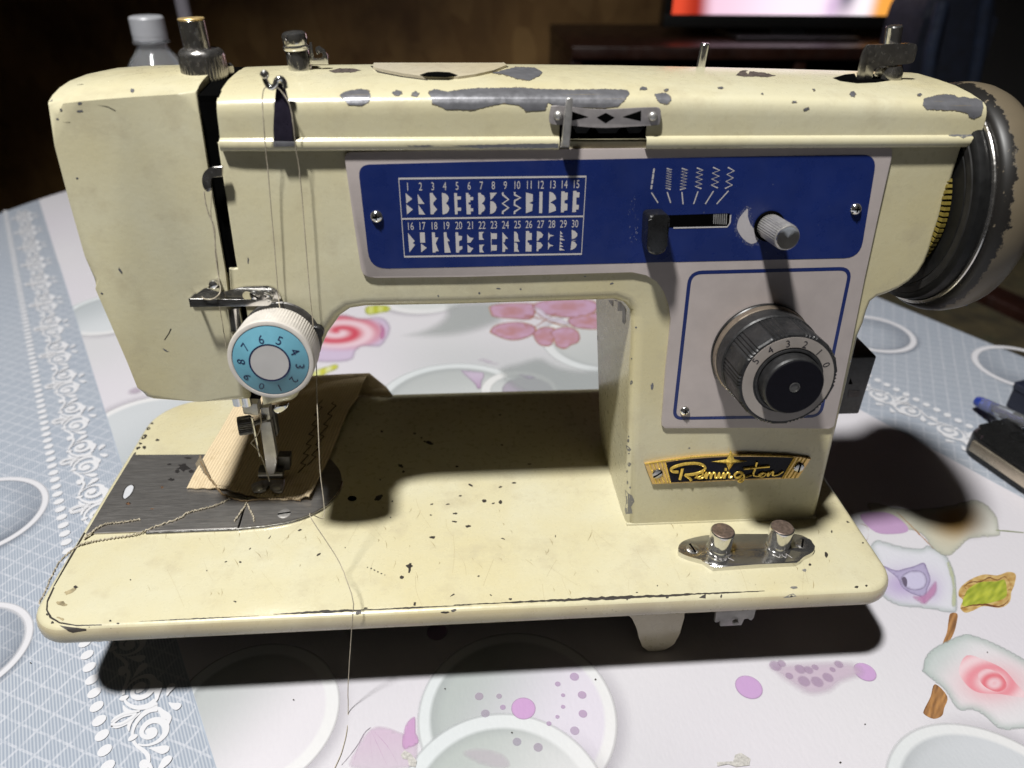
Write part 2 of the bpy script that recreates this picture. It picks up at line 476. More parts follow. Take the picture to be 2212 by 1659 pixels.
# arm, column and head casting --------------------------------------
out = [(2082, 303), (2066, 364), (2049, 422), (2036, 468), (2021, 509), (2012, 540), (2001, 568), (1987, 590), (1966, 610), (1943, 625), (1917, 636), (1896, 643), (1884, 653), (1876, 672), (1868, 700), (1860, 726), (1815, 915), (1765, 1118), (1560, 1126), (1355, 1135), (1361, 900), (1367, 720), (1366, 690), (1360, 668), (1347, 653), (1325, 646), (1290, 648), (1000, 657), (790, 661), (757, 666), (735, 681), (707, 720), (687, 766), (667, 806), (649, 842), (641, 857), (630, 865), (612, 868), (572, 868), (529, 657), (499, 656), (494, 581), (512, 580), (507, 553), (471, 318)]
arm2 = [(FP(p, -3.6) if 23 <= i <= 38 else (FP((p[0]-2.0, p[1]), -1.0) if 20 <= i <= 22 else FP(p))) for i, p in enumerate(out)]
arm2 = [(x, (-7.5 if i in (17, 18, 19) else (180.0 if i in (0, len(out)-1) else s))) for i, (x, s) in enumerate(arm2)]
def arm_loops():
    idx = list(range(len(arm2)))
    if area2(arm2) < 0: idx = idx[::-1]
    pts = [arm2[i] for i in idx]
    def rad(i):
        if i >= 39 or i in (0, len(out)-1): return .7
        if i == 38: return 1.2
        if i <= 11: return 2.2
        if i <= 14: return 2.6
        if i <= 19: return 4.2
        return 5.2
    rr = [rad(i) for i in idx]; n = len(pts); mit = []
    for k in range(n):
        p0, p1, p2 = V((*pts[k-1], 0)), V((*pts[k], 0)), V((*pts[(k+1) % n], 0))
        e1, e2 = (p1-p0).normalized(), (p2-p1).normalized()
        n1, n2 = V((-e1.y, e1.x, 0)), V((-e2.y, e2.x, 0))
        m = (n1+n2)/max(.45, 1+n1.dot(n2)); mit.append(m)
    lps = []
    lp = []
    for (x, s_) in pts:
        q = F3(x, s_); xb = x
        if x < 262 and q.z < 118 and x > 245: xb = 258.0-(q.z+4)*.10      # the side of the column inside the opening
        lp.append(V((xb, 115, q.z)))
    lps.append(lp)
    for a in (0, 15, 30, 45, 60, 75, 90):
        a = radians(a)
        lps.append([F3(x+m.x*r*(1-cos(a)), s_+m.y*r*(1-cos(a)), -r+r*sin(a)) for (x, s_), m, r in zip(pts, mit, rr)])
    return lps
arm = solid("arm_and_column", arm_loops(), M['cream'], SM, ang=40)
_sl = [FP(p) for p in ((431, 219), (471, 318), (507, 553), (512, 579), (494, 581), (487, 553))]
prism("slit_dark_fill", [(_sl[0][0]-3, 193.5), (_sl[1][0]+2, 193.5), (_sl[1][0]+2, _sl[1][1]), (_sl[2][0]+2, _sl[2][1]), (_sl[3][0]+2, _sl[3][1]-2), (_sl[4][0]-3, _sl[4][1]-2), (_sl[5][0]-3, _sl[5][1])], FF, -48, -1.6, M['black'], SM)  # added black fill, makes the slit look dark inside
prism("slit_dark_fill", [(83, 84), (112, 84), (112, 150), (83, 150)], FF, -40, -9, M['black'], SM)  # same black fill, darkens the gap behind the bars
prism("slit_dark_top", [(67.5, 194.6), (72, 195.2), (90, 196.8), (107, 197.9), (112, 197.4), (112, 170), (67.5, 170)], lambda y, z, d=0.0: V((d, y, z)), _sl[0][0]-4, _sl[1][0]+2.5, M['black'], SM)  # added black piece that darkens the top of the slit
# base bead where the column meets the bed
tube("column_weld_bead", [F3(x, .2, -.5) for x in (258.5, 300, 353.5)], .9, M['cream'], SM)
# bare casting on the inside of the column
patch = [(1292, 652), (1338, 648), (1352, 668), (1350, 720), (1335, 790), (1316, 835), (1291, 843)]

# face cover ----------------------------------------------------------
fco = [(95, 227), (118, 316), (148, 430), (183, 553), (196, 604), (206, 624), (240, 702), (275, 783), (297, 838), (303, 852), (313, 863), (330, 868), (430, 868), (536, 868), (495, 655), (486, 582), (481, 553), (453, 390), (431, 250), (425, 219)]
fc2 = [FP(p) for p in fco]
xl0, xr0 = fc2[0][0], fc2[-1][0]
topz = lambda x: 191.3+4.4*min(1, max(0, (x-37)/50.0))**.6
fc2[0] = (xl0, (topz(xl0))/cos(LEAN)); fc2[-1] = (xr0, topz(xr0)/cos(LEAN))
ntop = 8
for k in range(1, ntop):
    x = xr0+(xl0-xr0)*k/ntop; fc2.append((x, topz(x)/cos(LEAN)))
def face_geo():
    bm = bmesh.new(); p = ccw(fc2); lps = []
    for yk, up in ((115, .55), (112, .86), (100, 1.0), (86, .98), (78, .80), (72, .52), (None, 0)):
        lp = []
        for x, s in p:
            q = F3(x, s)
            if yk is not None:
                k = min(1, (q.z-180)/12.0) if q.z > 180 else 0
                h = 5.6-2.2*min(1, max(0, (x-37)/45.0))
                f = (yk-60)/55.0
                q = V((x+(3.0*f if x < 50 and q.z > 120 else 0), yk, q.z+k*up*h))
            lp.append(bm.verts.new(q))
        lps.append(lp)
    n = len(p); bm.faces.new(lps[0][::-1]); top = bm.faces.new(lps[-1])
    for a, b in zip(lps, lps[1:]):
        for i in range(n): bm.faces.new((a[i], a[(i+1) % n], b[(i+1) % n], b[i]))
    bmesh.ops.bevel(bm, geom=list(top.edges), offset=3.6, segments=5, profile=.5, affect='EDGES', clamp_overlap=True)
    return bm
face = from_bm("face_cover", face_geo(), M['cream'], SM, 40)

# top cover ------------------------------------------------------------
prof = [(62.6, 176.2), (61.4, 176.4), (60.7, 177.2), (60.6, 178.6), (60.9, 179.9), (61.7, 180.6), (62.6, 181.0), (63.0, 184.5), (63.2, 188.6), (63.5, 190.8), (64.0, 192.6), (65.0, 194.2), (66.6, 195.2), (69.0, 195.9), (75, 197.2), (84, 198.4), (95, 198.9), (107, 199.1), (112, 198.7), (114.6, 197.0), (115.6, 194), (115.8, 185), (115.8, 176.2)]
def cz(x):
    t = [(80, -2.2), (105, -.9), (140, -.2), (190, 0), (240, -.3), (300, -1.3), (345, -2.3), (390, -3.6)]
    for (a, b), (c, d) in zip(t, t[1:]):
        if x <= c: return b+(d-b)*max(0, (x-a))/(c-a)
    return t[-1][1]
wx0, wx1 = FP((1207, 300), 1)[0], FP((1394, 300), 1)[0]
xLb, xLt, xRf = FP((474, 318), 3)[0], FP((467, 225), 1)[0], 385.5
xs = sorted([0, .02, .06, .12, .2, .28, .36, .6, .7, .8, .9, .96, 1.0]+[(wx0-xLb)/(xRf-xLb), (wx1-xLb)/(xRf-xLb)])
iw0 = xs.index((wx0-xLb)/(xRf-xLb)); iw1 = xs.index((wx1-xLb)/(xRf-xLb))
loops = []
for t in xs:
    lp = []
    for y, z in prof:
        x0 = xLb+(xLt-xLb)*min(1, max(0, (z-178)/16.0)); x1 = xRf-(y-61)*.13
        x = x0+(x1-x0)*t
        lp.append(V((x, y+.5*(abs(2*t-1))**30, z+cz(x)*min(1, max(0, (z-180)/12.0)))))
    loops.append(lp)
n = len(prof); vv = [p for lp in loops for p in lp]; ff = []
for k in range(len(xs)-1):
    for i in range(n-1):
        if iw0 <= k < iw1 and i < 9: continue
        ff.append((k*n+i, k*n+i+1, (k+1)*n+i+1, (k+1)*n+i))
ff.append(tuple(range(n))); ff.append(tuple(range((len(xs)-1)*n, len(xs)*n))[::-1])
cover = mk("top_cover", vv, ff, M['cream'], SM, 50)
prism("window_recess", [(wx0-3, 178.4), (wx1+3, 178.4), (wx1+3, 192), (wx0-3, 192)], FF, -16, -3.0, M['black'], SM)
for q in ((575, 830), (900, 1260), (1345, 1600)):
    a, b = FP(LV(q[0], 560), -2), FP(LV(q[1], 645), -2)
    prism("cam_follower", [(a[0], a[1]), (b[0], a[1]), (b[0]-1.5, b[1]), (a[0]+1.5, b[1])], FF, -2.9, -2.2, M['grey_dark'], SM)
BVH_A = bvh_of(arm); BVH_C = bvh_of(cover); BVH_F = bvh_of(face); BVH_B = bvh_of(bed); BVH_ALL = bvh_of(arm, cover, face, bed, foot)

# hinged lid, holes and notch on the cover
def raised(name, bvh, poly, h, m, parent):
    v, f = decal_geo(bvh, poly, off=h, grid=3.5, seg=3.5)
    bm = bmesh.new(); vs = [bm.verts.new(p) for p in v]
    for q in f:
        try: bm.faces.new([vs[i] for i in q])
        except ValueError: pass
    e = [x for x in bm.edges if len(x.link_faces) == 1]
    r = bmesh.ops.extrude_edge_only(bm, edges=e)
    for x in [g for g in r['geom'] if isinstance(g, bmesh.types.BMVert)]: x.co.z -= h
    return from_bm(name, bm, m, parent, 30)
M['cream_lid'] = paint_material('cream_enamel_pale', (.66, .60, .46), (.62, .55, .42))
lid = raised("top_lid", BVH_C, mp(ZB, [(207, 450), (212, 415), (236, 396), (640, 404), (1040, 410), (1072, 436), (990, 470), (880, 495), (760, 512), (560, 514), (400, 492), (250, 462)]), .95, M['cream_lid'], SM)
decals("lid_gap", BVH_C, [mp(ZB, [(190, 430), (205, 395), (228, 388), (212, 415), (207, 450), (250, 464), (400, 494), (560, 516), (560, 522), (390, 500), (235, 470)]), mp(ZB, [(1046, 400), (1070, 384), (1098, 388), (1085, 410), (1092, 420), (1075, 440), (1066, 425)])], M['wear'], SM, off=.08, grid=6, seg=4)
decals("lid_finger_hole", BVH_C, [mp(ZB, [(508, 505), (560, 488), (620, 484), (700, 488), (757, 507), (690, 521), (560, 519)])], M['black'], SM, off=1.15, grid=3.5, seg=3)
decals("lever_slot", BVH_C, [mp(ZC, [(972, 506), (1050, 484), (1150, 474), (1260, 482), (1380, 496), (1370, 518), (1250, 536), (1130, 541), (1020, 526)])], M['black'], SM, off=.09, grid=6, seg=4)
decals("slit_notch", BVH_C, [mp(TP, [(500, 760), (470, 700), (440, 655), (480, 668), (572, 655), (545, 690), (520, 740)])], M['black'], SM, off=.09, grid=5, seg=4)

# paint chips: bare primer showing where the enamel has gone
big = mp(ZB, [(565, 600), (600, 580), (690, 597), (730, 590), (850, 575), (1000, 572), (1150, 570), (1300, 580), (1500, 585), (1700, 580), (1850, 585), (1868, 605), (1850, 630), (1825, 660), (1790, 690), (1700, 700), (1500, 695), (1400, 690), (1340, 665), (1318, 715), (1200, 722), (1150, 680), (1050, 668), (950, 690), (850, 712), (680, 708), (640, 690), (590, 670), (585, 640)])
chips_c = [big, mp(ZB, [(980, 475), (1080, 450), (1130, 437), (1250, 440), (1305, 470), (1280, 495), (1215, 525), (1130, 510), (1060, 487)]),
  mp(ZB, [(-12, 618), (40, 590), (130, 580), (180, 590), (190, 625), (180, 660), (130, 685), (50, 680), (20, 650)]),
  mp(ZB, blob(365, 605, 32, 15)), mp(ZB, blob(480, 612, 24, 15)), mp(ZB, blob(1955, 577, 24, 11)), mp(ZB, blob(2105, 585, 14, 8)),
  mp(ZB, [(2030, 610), (2100, 605), (2125, 620), (2140, 650), (2110, 675), (2062, 668), (2045, 645)]),
  mp(ZC, [(1552, 680), (1562, 640), (1620, 625), (1700, 613), (1760, 620), (1780, 635), (1820, 628), (1850, 638), (1905, 640), (1940, 660), (1946, 700), (1935, 745), (1890, 770), (1855, 760), (1845, 735), (1800, 722), (1760, 715), (1580, 710)]),
  mp(ZC, blob(245, 572, 19, 6)), mp(ZC, blob(800, 708, 19, 9, -.3)), mp(ZC, blob(1102, 612, 19, 17)), mp(ZC, blob(1535, 615, 15, 9)), mp(ZC, blob(722, 660, 14, 5)),
  mp(ZC, blob(850, 585, 8, 5)), mp(ZC, blob(515, 610, 8, 4))]
decals("chip_edge", BVH_C, chips_c, mat('chip_edge_brown', (.20, .16, .10), .6, 0, .4, 900), SM, True, off=.16, grid=3.0, seg=3.0, jit=2.0)
decals("paint_chip", BVH_C, chips_c, M['primer'], SM, off=.20, grid=3.0, seg=3.0, jit=.7)
decals("dark_chip", BVH_C, [mp(ZC, [(345, 488), (372, 460), (400, 457), (520, 470), (605, 490), (560, 500), (400, 497)]), mp(ZB, [(-85, 460), (-20, 444), (80, 444), (130, 458), (60, 470), (-40, 472)])], mat('chip_brown', (.085, .065, .055), .6, 0, .5, 700), SM, off=.08, grid=6, seg=4, jit=.8)
edge_wear = [mp(ZB, [(700, 942), (950, 938), (1200, 932), (1405, 930), (1405, 958), (1200, 962), (960, 966), (780, 948)]),
  mp(ZB, [(400, 944), (560, 941), (640, 946), (520, 951)]), mp(ZC, [(1720, 874), (1800, 872), (1945, 868), (1950, 886), (1850, 884), (1820, 896), (1795, 884), (1730, 882)])]
decals("lip_wear", BVH_C, edge_wear, M['primer'], SM, off=.08, grid=5, seg=4, jit=.8)
decals("paint_chip", BVH_F, [mp(ZA, [(283, 668), (300, 636), (342, 628), (340, 655), (318, 660), (300, 690), (292, 690)]), mp(ZA, blob(857, 587, 14, 13)), mp(ZA, blob(517, 670, 13, 10)), mp(ZA, blob(517, 720, 20, 9)), mp(ZA, blob(396, 712, 8, 11)), mp(ZA, blob(372, 772, 9, 6)), mp(ZA, blob(500, 1155, 7, 6)), mp(ZA, blob(350, 950, 10, 20)), mp(ZD, [(578, 90), (600, 150), (592, 160), (572, 120)]), mp(ZD, [(930, 934), (980, 944), (1080, 944), (1020, 950), (940, 948)]), mp(ZD, blob(780, 95, 8, 22, -.5)), mp(ZD, blob(1072, 610, 25, 4, .5)), mp(ZD, blob(660, 242, 8, 7)), mp(ZA, blob(420, 1224, 5, 5)), mp(ZA, blob(523, 1590, 5, 18))], M['primer'], SM, off=.08, grid=6, seg=4, jit=.5)
decals("hair_scratch", BVH_F, [mp(ZA, [(625, 678), (700, 690), (750, 715), (748, 719), (698, 694)]), mp(ZA, [(490, 552), (540, 545), (540, 548)]), mp(ZD, [(1105, 470), (1112, 472), (1098, 500), (1068, 545), (1064, 542), (1092, 500)]), mp(ZA, [(400, 792), (455, 790), (455, 793)])], M['wear'], SM, True, off=.08, grid=6, seg=4)
col_chips = [blob(1880, 820, 7, 15, .2), blob(1860, 1195, 7, 11), [(1845, 1225), (1868, 1240), (1880, 1255), (1868, 1268), (1855, 1262)], blob(1866, 1350, 11, 12), blob(1865, 1280, 6, 5), [(1838, 1512), (1855, 1535), (1885, 1552), (1900, 1590), (1878, 1625), (1888, 1668), (1845, 1672), (1838, 1640), (1848, 1590)], blob(1852, 1395, 5, 8), blob(1855, 1468, 5, 12), blob(1872, 1500, 6, 6), blob(1863, 1170, 5, 5), blob(1683, 1295, 8, 24, .1), blob(1910, 462, 6, 5), blob(1882, 665, 5, 5), blob(2013, 845, 9, 22, .1), blob(1018, 210, 12, 4), blob(1162, 214, 6, 5), blob(1752, 178, 12, 5, -.3), blob(1580, 132, 7, 5), blob(628, 257, 5, 5), blob(893, 240, 7, 8)]
decals("paint_chip", BVH_A, [mp(ZE, p) for p in col_chips]+[mp(ZE, [(900, 318), (960, 312), (1015, 318), (960, 321)]), mp(ZE, [(700, 321), (735, 318), (738, 323)]), mp(ZF, blob(42, 1244, 5, 5)), mp(ZF, blob(978, 1215, 5, 12)), mp(ZD, blob(1608, 30, 4, 20))], M['primer'], SM, off=.08, grid=5, seg=3, jit=.4)
decals("bare_casting", BVH_A, [patch], M['bare'], SM, off=.1, grid=10, seg=6, jit=1.5)
# wear on the bed
bed_e = [blob(565, 1210, 32, 9, .3), blob(475, 1150, 9, 6), blob(385, 1360, 18, 10, .4), blob(402, 1398, 10, 7), blob(750, 1365, 10, 6), blob(838, 1485, 19, 7, .5), blob(770, 1555, 11, 5, -.2), blob(1030, 1497, 12, 5, -.3), blob(1120, 1471, 13, 5), blob(925, 1586, 14, 11), blob(1033, 1596, 12, 13), blob(985, 1603, 11, 5, -.3), blob(690, 1609, 12, 4, -.2), blob(585, 1610, 12, 5, -.4), blob(330, 1590, 6, 5), blob(240, 1568, 30, 15, -.5), blob(1040, 1225, 10, 5), blob(252, 1450, 6, 5), blob(1218, 1349, 14, 4), blob(520, 1178, 7, 5), blob(1028, 1030, 9, 4), blob(262, 1138, 8, 7)]
bed_h = [blob(580, 20, 8, 4), blob(737, 10, 17, 6, -.1), blob(733, 62, 16, 5, .1), blob(822, 93, 17, 8, -.2), blob(590, 165, 19, 10), blob(443, 360, 9, 38, .1), blob(440, 350, 22, 12), blob(392, 423, 13, 11), blob(193, 367, 6, 5), blob(215, 377, 6, 5), blob(236, 389, 6, 5), blob(260, 400, 6, 4), blob(282, 409, 4, 3), blob(170, 359, 4, 4), blob(720, 540, 16, 4, -.6), blob(968, 538, 9, 3, .7), blob(1048, 174, 14, 4, .3), blob(890, 416, 8, 4), blob(1388, 157, 3, 8), blob(25, 232, 4, 4), blob(320, 36, 4, 4), blob(2048, 478, 4, 5)]
bed_g = [blob(1557, 325, 9, 6), blob(1945, 118, 13, 5, -.3), blob(2065, 276, 14, 7, -.5), blob(490, 487, 14, 9), blob(1465, 323, 10, 4, -.3), blob(1620, 238, 8, 4, -.8), blob(1748, 165, 14, 3, -1), blob(847, 440, 4, 4), blob(1340, 380, 4, 5), blob(1522, 580, 10, 5, .3)]
bed_i = [blob(1070, 65, 12, 5, .3), blob(965, 127, 5, 9, -.3), blob(930, 275, 11, 20, -.4), blob(825, 342, 9, 9), blob(1168, 200, 6, 5)]
decals("bed_chip", BVH_B, [mp(ZE, p) for p in bed_e]+[mp(ZH, p) for p in bed_h]+[mp(ZG, p) for p in bed_g]+[mp(ZI, p) for p in bed_i], M['wear'], SM, True, off=.07, grid=6, seg=3, jit=.5)
decals("bed_hole", BVH_B, [mp(ZE, blob(70, 1572, 29, 17, 0, 20, .03))], M['black'], SM, off=.1, grid=6, seg=4)
decals("grey_chip", BVH_ALL, [mp(ZI, blob(790, 378, 14, 10)), mp(ZI, blob(722, 490, 26, 9)), mp(ZI, [(650, 556), (690, 536), (715, 528), (738, 545), (700, 553)])], M['bare'], SM, off=.08, grid=5, seg=3)
scr = []
M['scr2'] = mat('scratch_tan', (.50, .42, .25), .5, 0, .2)
for i in range(80):
    x = random.uniform(300, 1800); y = random.uniform(1080, 1280); a = random.gauss(1.35, .5); l = random.uniform(6, 26); w = random.uniform(.45, 1.1)
    dx, dy = cos(a)*l, sin(a)*l
    scr.append([(x, y), (x+dx*.5+1, y+dy*.5), (x+dx, y+dy), (x+dx*.5+1+w*2, y+dy*.5)])
decals("bed_scratch", BVH_B, scr, mat('scratch_brown', (.36, .29, .15), .5, 0, .2), SM, True, off=.05, grid=8, seg=6)
for i in range(45):
    x = random.uniform(330, 1750); y = random.uniform(1060, 1270); a = random.gauss(1.2, .45); l = random.uniform(30, 90); w = random.uniform(.35, .6); cv = random.uniform(-6, 6)
    dx, dy = cos(a)*l, sin(a)*l
    q = sp2([(x, y), (x+dx*.5+cv, y+dy*.5), (x+dx, y+dy)], 4)
    scr.append(q+[(p[0]+w, p[1]) for p in q[::-1]])
decals('hair_scratch', BVH_B, scr[80:], M['scr2'], SM, True, off=.05, grid=9, seg=8)
def edge_band(pts, w0, w1, jit):
    up = []; dn = []
    for k, (x, y) in enumerate(pts):
        t = k/(len(pts)-1); w = (w0+(w1-w0)*(1-abs(2*t-1)))
        up.append((x, y-w*random.uniform(.3, 1))); dn.append((x, y+w*random.uniform(.3, 1)))
    return up+dn[::-1]
rim = [edge_band([(1500+k*8, 1283.8-k*.36) for k in range(-65, 20)], .8, 5.0, 1)]
rim += [edge_band([(590+k*7, 1327.0-k*.33) for k in range(0, 34)], .5, 4.6, 1)]
rim += [edge_band([(740+k*8, 1320-k*.37) for k in range(0, 36)], .3, 2.2, 1)]
rim += [edge_band([(300+k*7, 1342.5-k*.33) for k in range(0, 38)], .25, 1.7, 1)]
rim += [[(118, 1270), (104, 1300), (103, 1318), (112, 1333), (130, 1344), (165, 1350), (220, 1349), (220, 1350.6), (165, 1352.5), (128, 1347), (107, 1335), (99.5, 1318), (101, 1298), (115, 1268)]]
rim += [[(185, 1152), (150, 1212), (118, 1266), (114.5, 1268), (147, 1210), (182, 1150)]]
rim += [mp(ZG, [(385, 735), (430, 742), (560, 757), (560, 768), (470, 782), (440, 770)]), mp(ZG, blob(340, 717, 10, 7)), mp(ZG, blob(305, 665, 7, 7)), mp(ZG, blob(715, 706, 8, 7)), mp(ZG, blob(765, 722, 10, 4)), mp(ZH, blob(110, 652, 20, 13, -.3)), mp(ZH, blob(728, 638, 18, 9, -.4)), mp(ZH, blob(672, 650, 26, 6)), mp(ZH, blob(158, 624, 12, 5)), mp(ZH, blob(475, 597, 9, 13, .4)), mp(ZH, blob(1095, 565, 12, 6)), mp(ZH, blob(2112, 550, 12, 9)), mp(ZH, blob(1852, 568, 5, 4)), mp(ZH, blob(1915, 522, 7, 4)), mp(ZI, [(105, 555), (150, 530), (148, 560)]), mp(ZI, blob(250, 545, 6, 11, .3)), mp(ZI, blob(1127, 487, 13, 7)), mp(ZI, blob(1190, 478, 8, 6)), mp(ZI, blob(705, 545, 9, 5))]
decals("rim_wear", BVH_ALL, rim, M['wear'], SM, True, off=.12, grid=4, seg=3.5, jit=.22)
left_rust = [mp(ZD, blob(935, 1172, 20, 12, -.6)), mp(ZD, blob(960, 1118, 14, 9, -.5)), mp(ZD, blob(1020, 1193, 12, 8)), mp(ZD, blob(935, 1240, 12, 10)), mp(ZD, blob(895, 1245, 16, 8, -.6)), mp(ZD, blob(910, 1215, 11, 8)), mp(ZD, blob(985, 1085, 10, 6)), mp(ZD, blob(870, 1285, 16, 7, -.9)), mp(ZD, blob(1055, 992, 16, 5, -.6))]
decals("rust_spot", BVH_B, left_rust, M['wear'], SM, True, off=.07, grid=5, seg=3, jit=.6)
M['grime'] = mat('grime_stain', (.40, .33, .19), .6, 0, .5, 300)
decals("grime_stain", BVH_B, [mp(ZG, blob(400, 595, 32, 15, .3)), mp(ZG, blob(455, 515, 40, 12, -.4)), mp(ZG, blob(390, 690, 26, 8, .5))], M['grime'], SM, True, off=.05, grid=5, seg=3, jit=1.2)

# slide plate and needle plate ----------------------------------------
def bxy(z, pts, h=0.0): return [(BED(z(*p), h).x, BED(z(*p), h).y) for p in pts]
sp = bxy(FT, [(632, 1562), (710, 1300), (800, 1000), (860, 766)]) + bxy(I, [(500, 984), (286, 985), (232, 1070), (178, 1156)])
sp = sp[:5]+[(max(x, .6), y) for x, y in sp[5:]]
prism("slide_plate", sp, WF, .02, 1.0, M['plate'], SM, .45, 3)
prism("plate_seam", bxy(FT, [(628, 1562), (660, 1560), (735, 1300), (700, 1300)]), WF, .01, .35, M['black'], SM)
tube("plate_highlight_line", spline([BED(FT(*p), .45) for p in [(-330, 1604), (0, 1590), (300, 1577), (600, 1566), (660, 1560), (790, 1547), (960, 1529), (1200, 1485), (1400, 1416), (1560, 1325), (1690, 1184), (1728, 1062)]], 6), .68, M['chrome'], SM, 8)  # added chrome tube standing in for the highlight along the plates' bevel
npl = bxy(FT, [(652, 1560), (730, 1300), (820, 1000), (880, 766), (1450, 770)]) + [(q.x, q.y) for q in spline([BED(FT(*p)) for p in [(1450, 770), (1600, 832), (1700, 945), (1727, 1060), (1690, 1180), (1560, 1320), (1400, 1412), (1200, 1482), (960, 1526), (790, 1545), (652, 1560)]], 5)][1:-1]
prism("needle_plate", npl, WF, .02, 1.0, M['plate'], SM, .45, 3)
def slot_screw(name, o, n, r, m, parent, ang=.3, h=.8):
    u, v, n = axes(n); o = V(o)
    s = lathe(name, [(r, 0), (r, h*.45), (r*.8, h*.85), (r*.45, h), (0, h*1.04)], o, n, m, parent, 24)
    fr = frame(o, u*cos(ang)+v*sin(ang), v*cos(ang)-u*sin(ang), n)
    a, b = boxgeo(fr, -r*.95, r*.95, -r*.15, r*.15, h*.55, h*1.09)
    mk("screw_slot", a, b, M['black'], s)
    return s
slot_screw("plate_screw", BED(FT(1122, 1400), 1.0), (0, 0, 1), 3.2, M['nickel'], SM, 1.75, .5)
hole = sp2(bxy(ZD, [(795, 1550), (812, 1505), (845, 1482), (868, 1490), (866, 1515), (845, 1550), (812, 1575), (797, 1570)], 1.05), 3, True)
v_, f_ = flat([hole], WF, 1.07)
mk("finger_hole", v_, f_, mat('hole_showing_cloth', (.62, .63, .66), .5, 0, .05), SM)
v_, f_ = strip(hole, .7, WF, 1.1, True); mk("finger_hole_rim", v_, f_, M['dark_steel'], SM)
bl = [(BED(ZD(*p), .95)) for p in [(1190, 1370)]]
st = []
for (x, y, a, b) in ((1190, 1372, 40, 22), (1220, 1310, 24, 7), (1110, 1450, 18, 9), (1150, 1395, 18, 12), (1240, 1395, 20, 10), (1100, 1350, 14, 6), (830, 1605, 16, 8)):
    st.append(bxy(ZD, blob(x, y, a, b, 0, 16, .4), .95))
v_, f_ = flat(st, WF, 1.04); mk("plate_stain", v_, f_, mat('plate_stain', (.03, .027, .026), .55, .5, .4, 500), SM)
v_, f_ = flat([bxy(ZD, blob(x, y, a, b, 0, 14, .5), .95) for x, y, a, b in ((830, 1605, 14, 7), (1050, 1500, 9, 6), (985, 1640, 12, 4))], WF, 1.06); mk("rust_mark", v_, f_, mat('rust', (.16, .075, .03), .7, .2, .4, 700), SM)

# chrome plate with two buttons ----------------------------------------
pl = sp2(bxy(CB, [(560, 340), (420, 368), (300, 405), (238, 455), (222, 520), (258, 562), (330, 595), (430, 625), (530, 650)], 2.6), 4) + bxy(CB, [(620, 712), (665, 738), (1200, 702), (1700, 676)], 2.6) + sp2(bxy(CB, [(1735, 655), (1790, 606), (1880, 560), (1925, 505), (1900, 425), (1800, 352), (1650, 318)], 2.6), 4) + bxy(CB, [(900, 322)], 2.6)
bp = prism("button_plate", pl, WF, .02, 2.6, M['chrome'], SM, .7, 3)
for bs, tp, hh in (((728, 520), (745, 275), 13.0), ((1458, 470), (1492, 240), 12.6)):
    b0 = BED(CB(*bs), 2.6)
    bt = lathe("pattern_button", [(6.1, 0), (6.1, .8), (5.3, 1.0), (5.0, 2.2), (5.25, 2.6), (5.5, hh-2.2), (5.4, hh-1.4), (5.0, hh-1.0), (0, hh-.9)], b0, (0, 0, 1), M['chrome'], bp, 40)
    lathe("button_top", [(5.0, hh-.95), (4.7, hh-.75), (0, hh-.7)], b0, (0, 0, 1), mat('rusty_button_top', (.17, .125, .10), .5, .6, .4, 700, .1, .2, 900), bt, 32)
slot_screw("plate_screw", BED(CB(400, 510), 2.6), (0, 0, 1), 3.0, M['chrome_old'], bp, .2, .7)
slot_screw("plate_screw", BED(CB(1765, 450), 2.6), (0, 0, 1), 3.0, M['chrome_old'], bp, -.5, .7)
zig = [[(690, 660), (700, 610), (760, 655), (770, 620), (810, 655), (830, 615), (915, 655)], [(1395, 575), (1480, 620), (1495, 575), (1560, 622), (1570, 575), (1640, 622)]]
v_, f_ = join([strip(bxy(CB, z_, 2.6), .35, WF, 2.64) for z_ in zig]); mk("engraved_zigzag", v_, f_, M['print_white'], bp)

# blue control panel ----------------------------------------------------
po = fpl(I, [(745, 345), (744, 338), (749, 331), (757, 328), (1000, 324), (1500, 320), (1915, 315), (1924, 317), (1928, 325), (1927, 340), (1898, 462), (1868, 600), (1835, 764), (1803, 920), (1798, 925), (1790, 926), (1610, 924), (1437, 926), (1430, 920), (1430, 908), (1438, 800), (1445, 735), (1449, 690), (1446, 655), (1436, 628), (1420, 606), (1397, 592), (1365, 588), (1330, 589), (1000, 598), (810, 600), (794, 599), (784, 592), (779, 580), (762, 465)], 1.4)
cp = prism("control_panel", po, FF, .02, 1.4, M['panel'], SM, .5, 2)
PB = fpl(I, [(773, 356), (1000, 350), (1400, 342), (1895, 334), (1858, 557), (1500, 565), (1000, 577), (799, 581)], 1.5)
PB = roundpoly(PB, [4.5, 0, 0, 6, 7, 0, 0, 7], 6)
blue = prism("blue_field", PB, FF, 1.35, 1.5, M['blue'], cp)
bx = roundpoly(fpl(I, [(1491, 589), (1838, 580), (1772, 899), (1456, 904)], 1.45), [5, 5, 5, 4], 6)
v_, f_ = strip(bx, 1.55, FF, 1.45, True); mk("blue_border_line", v_, f_, M['blue'], cp)
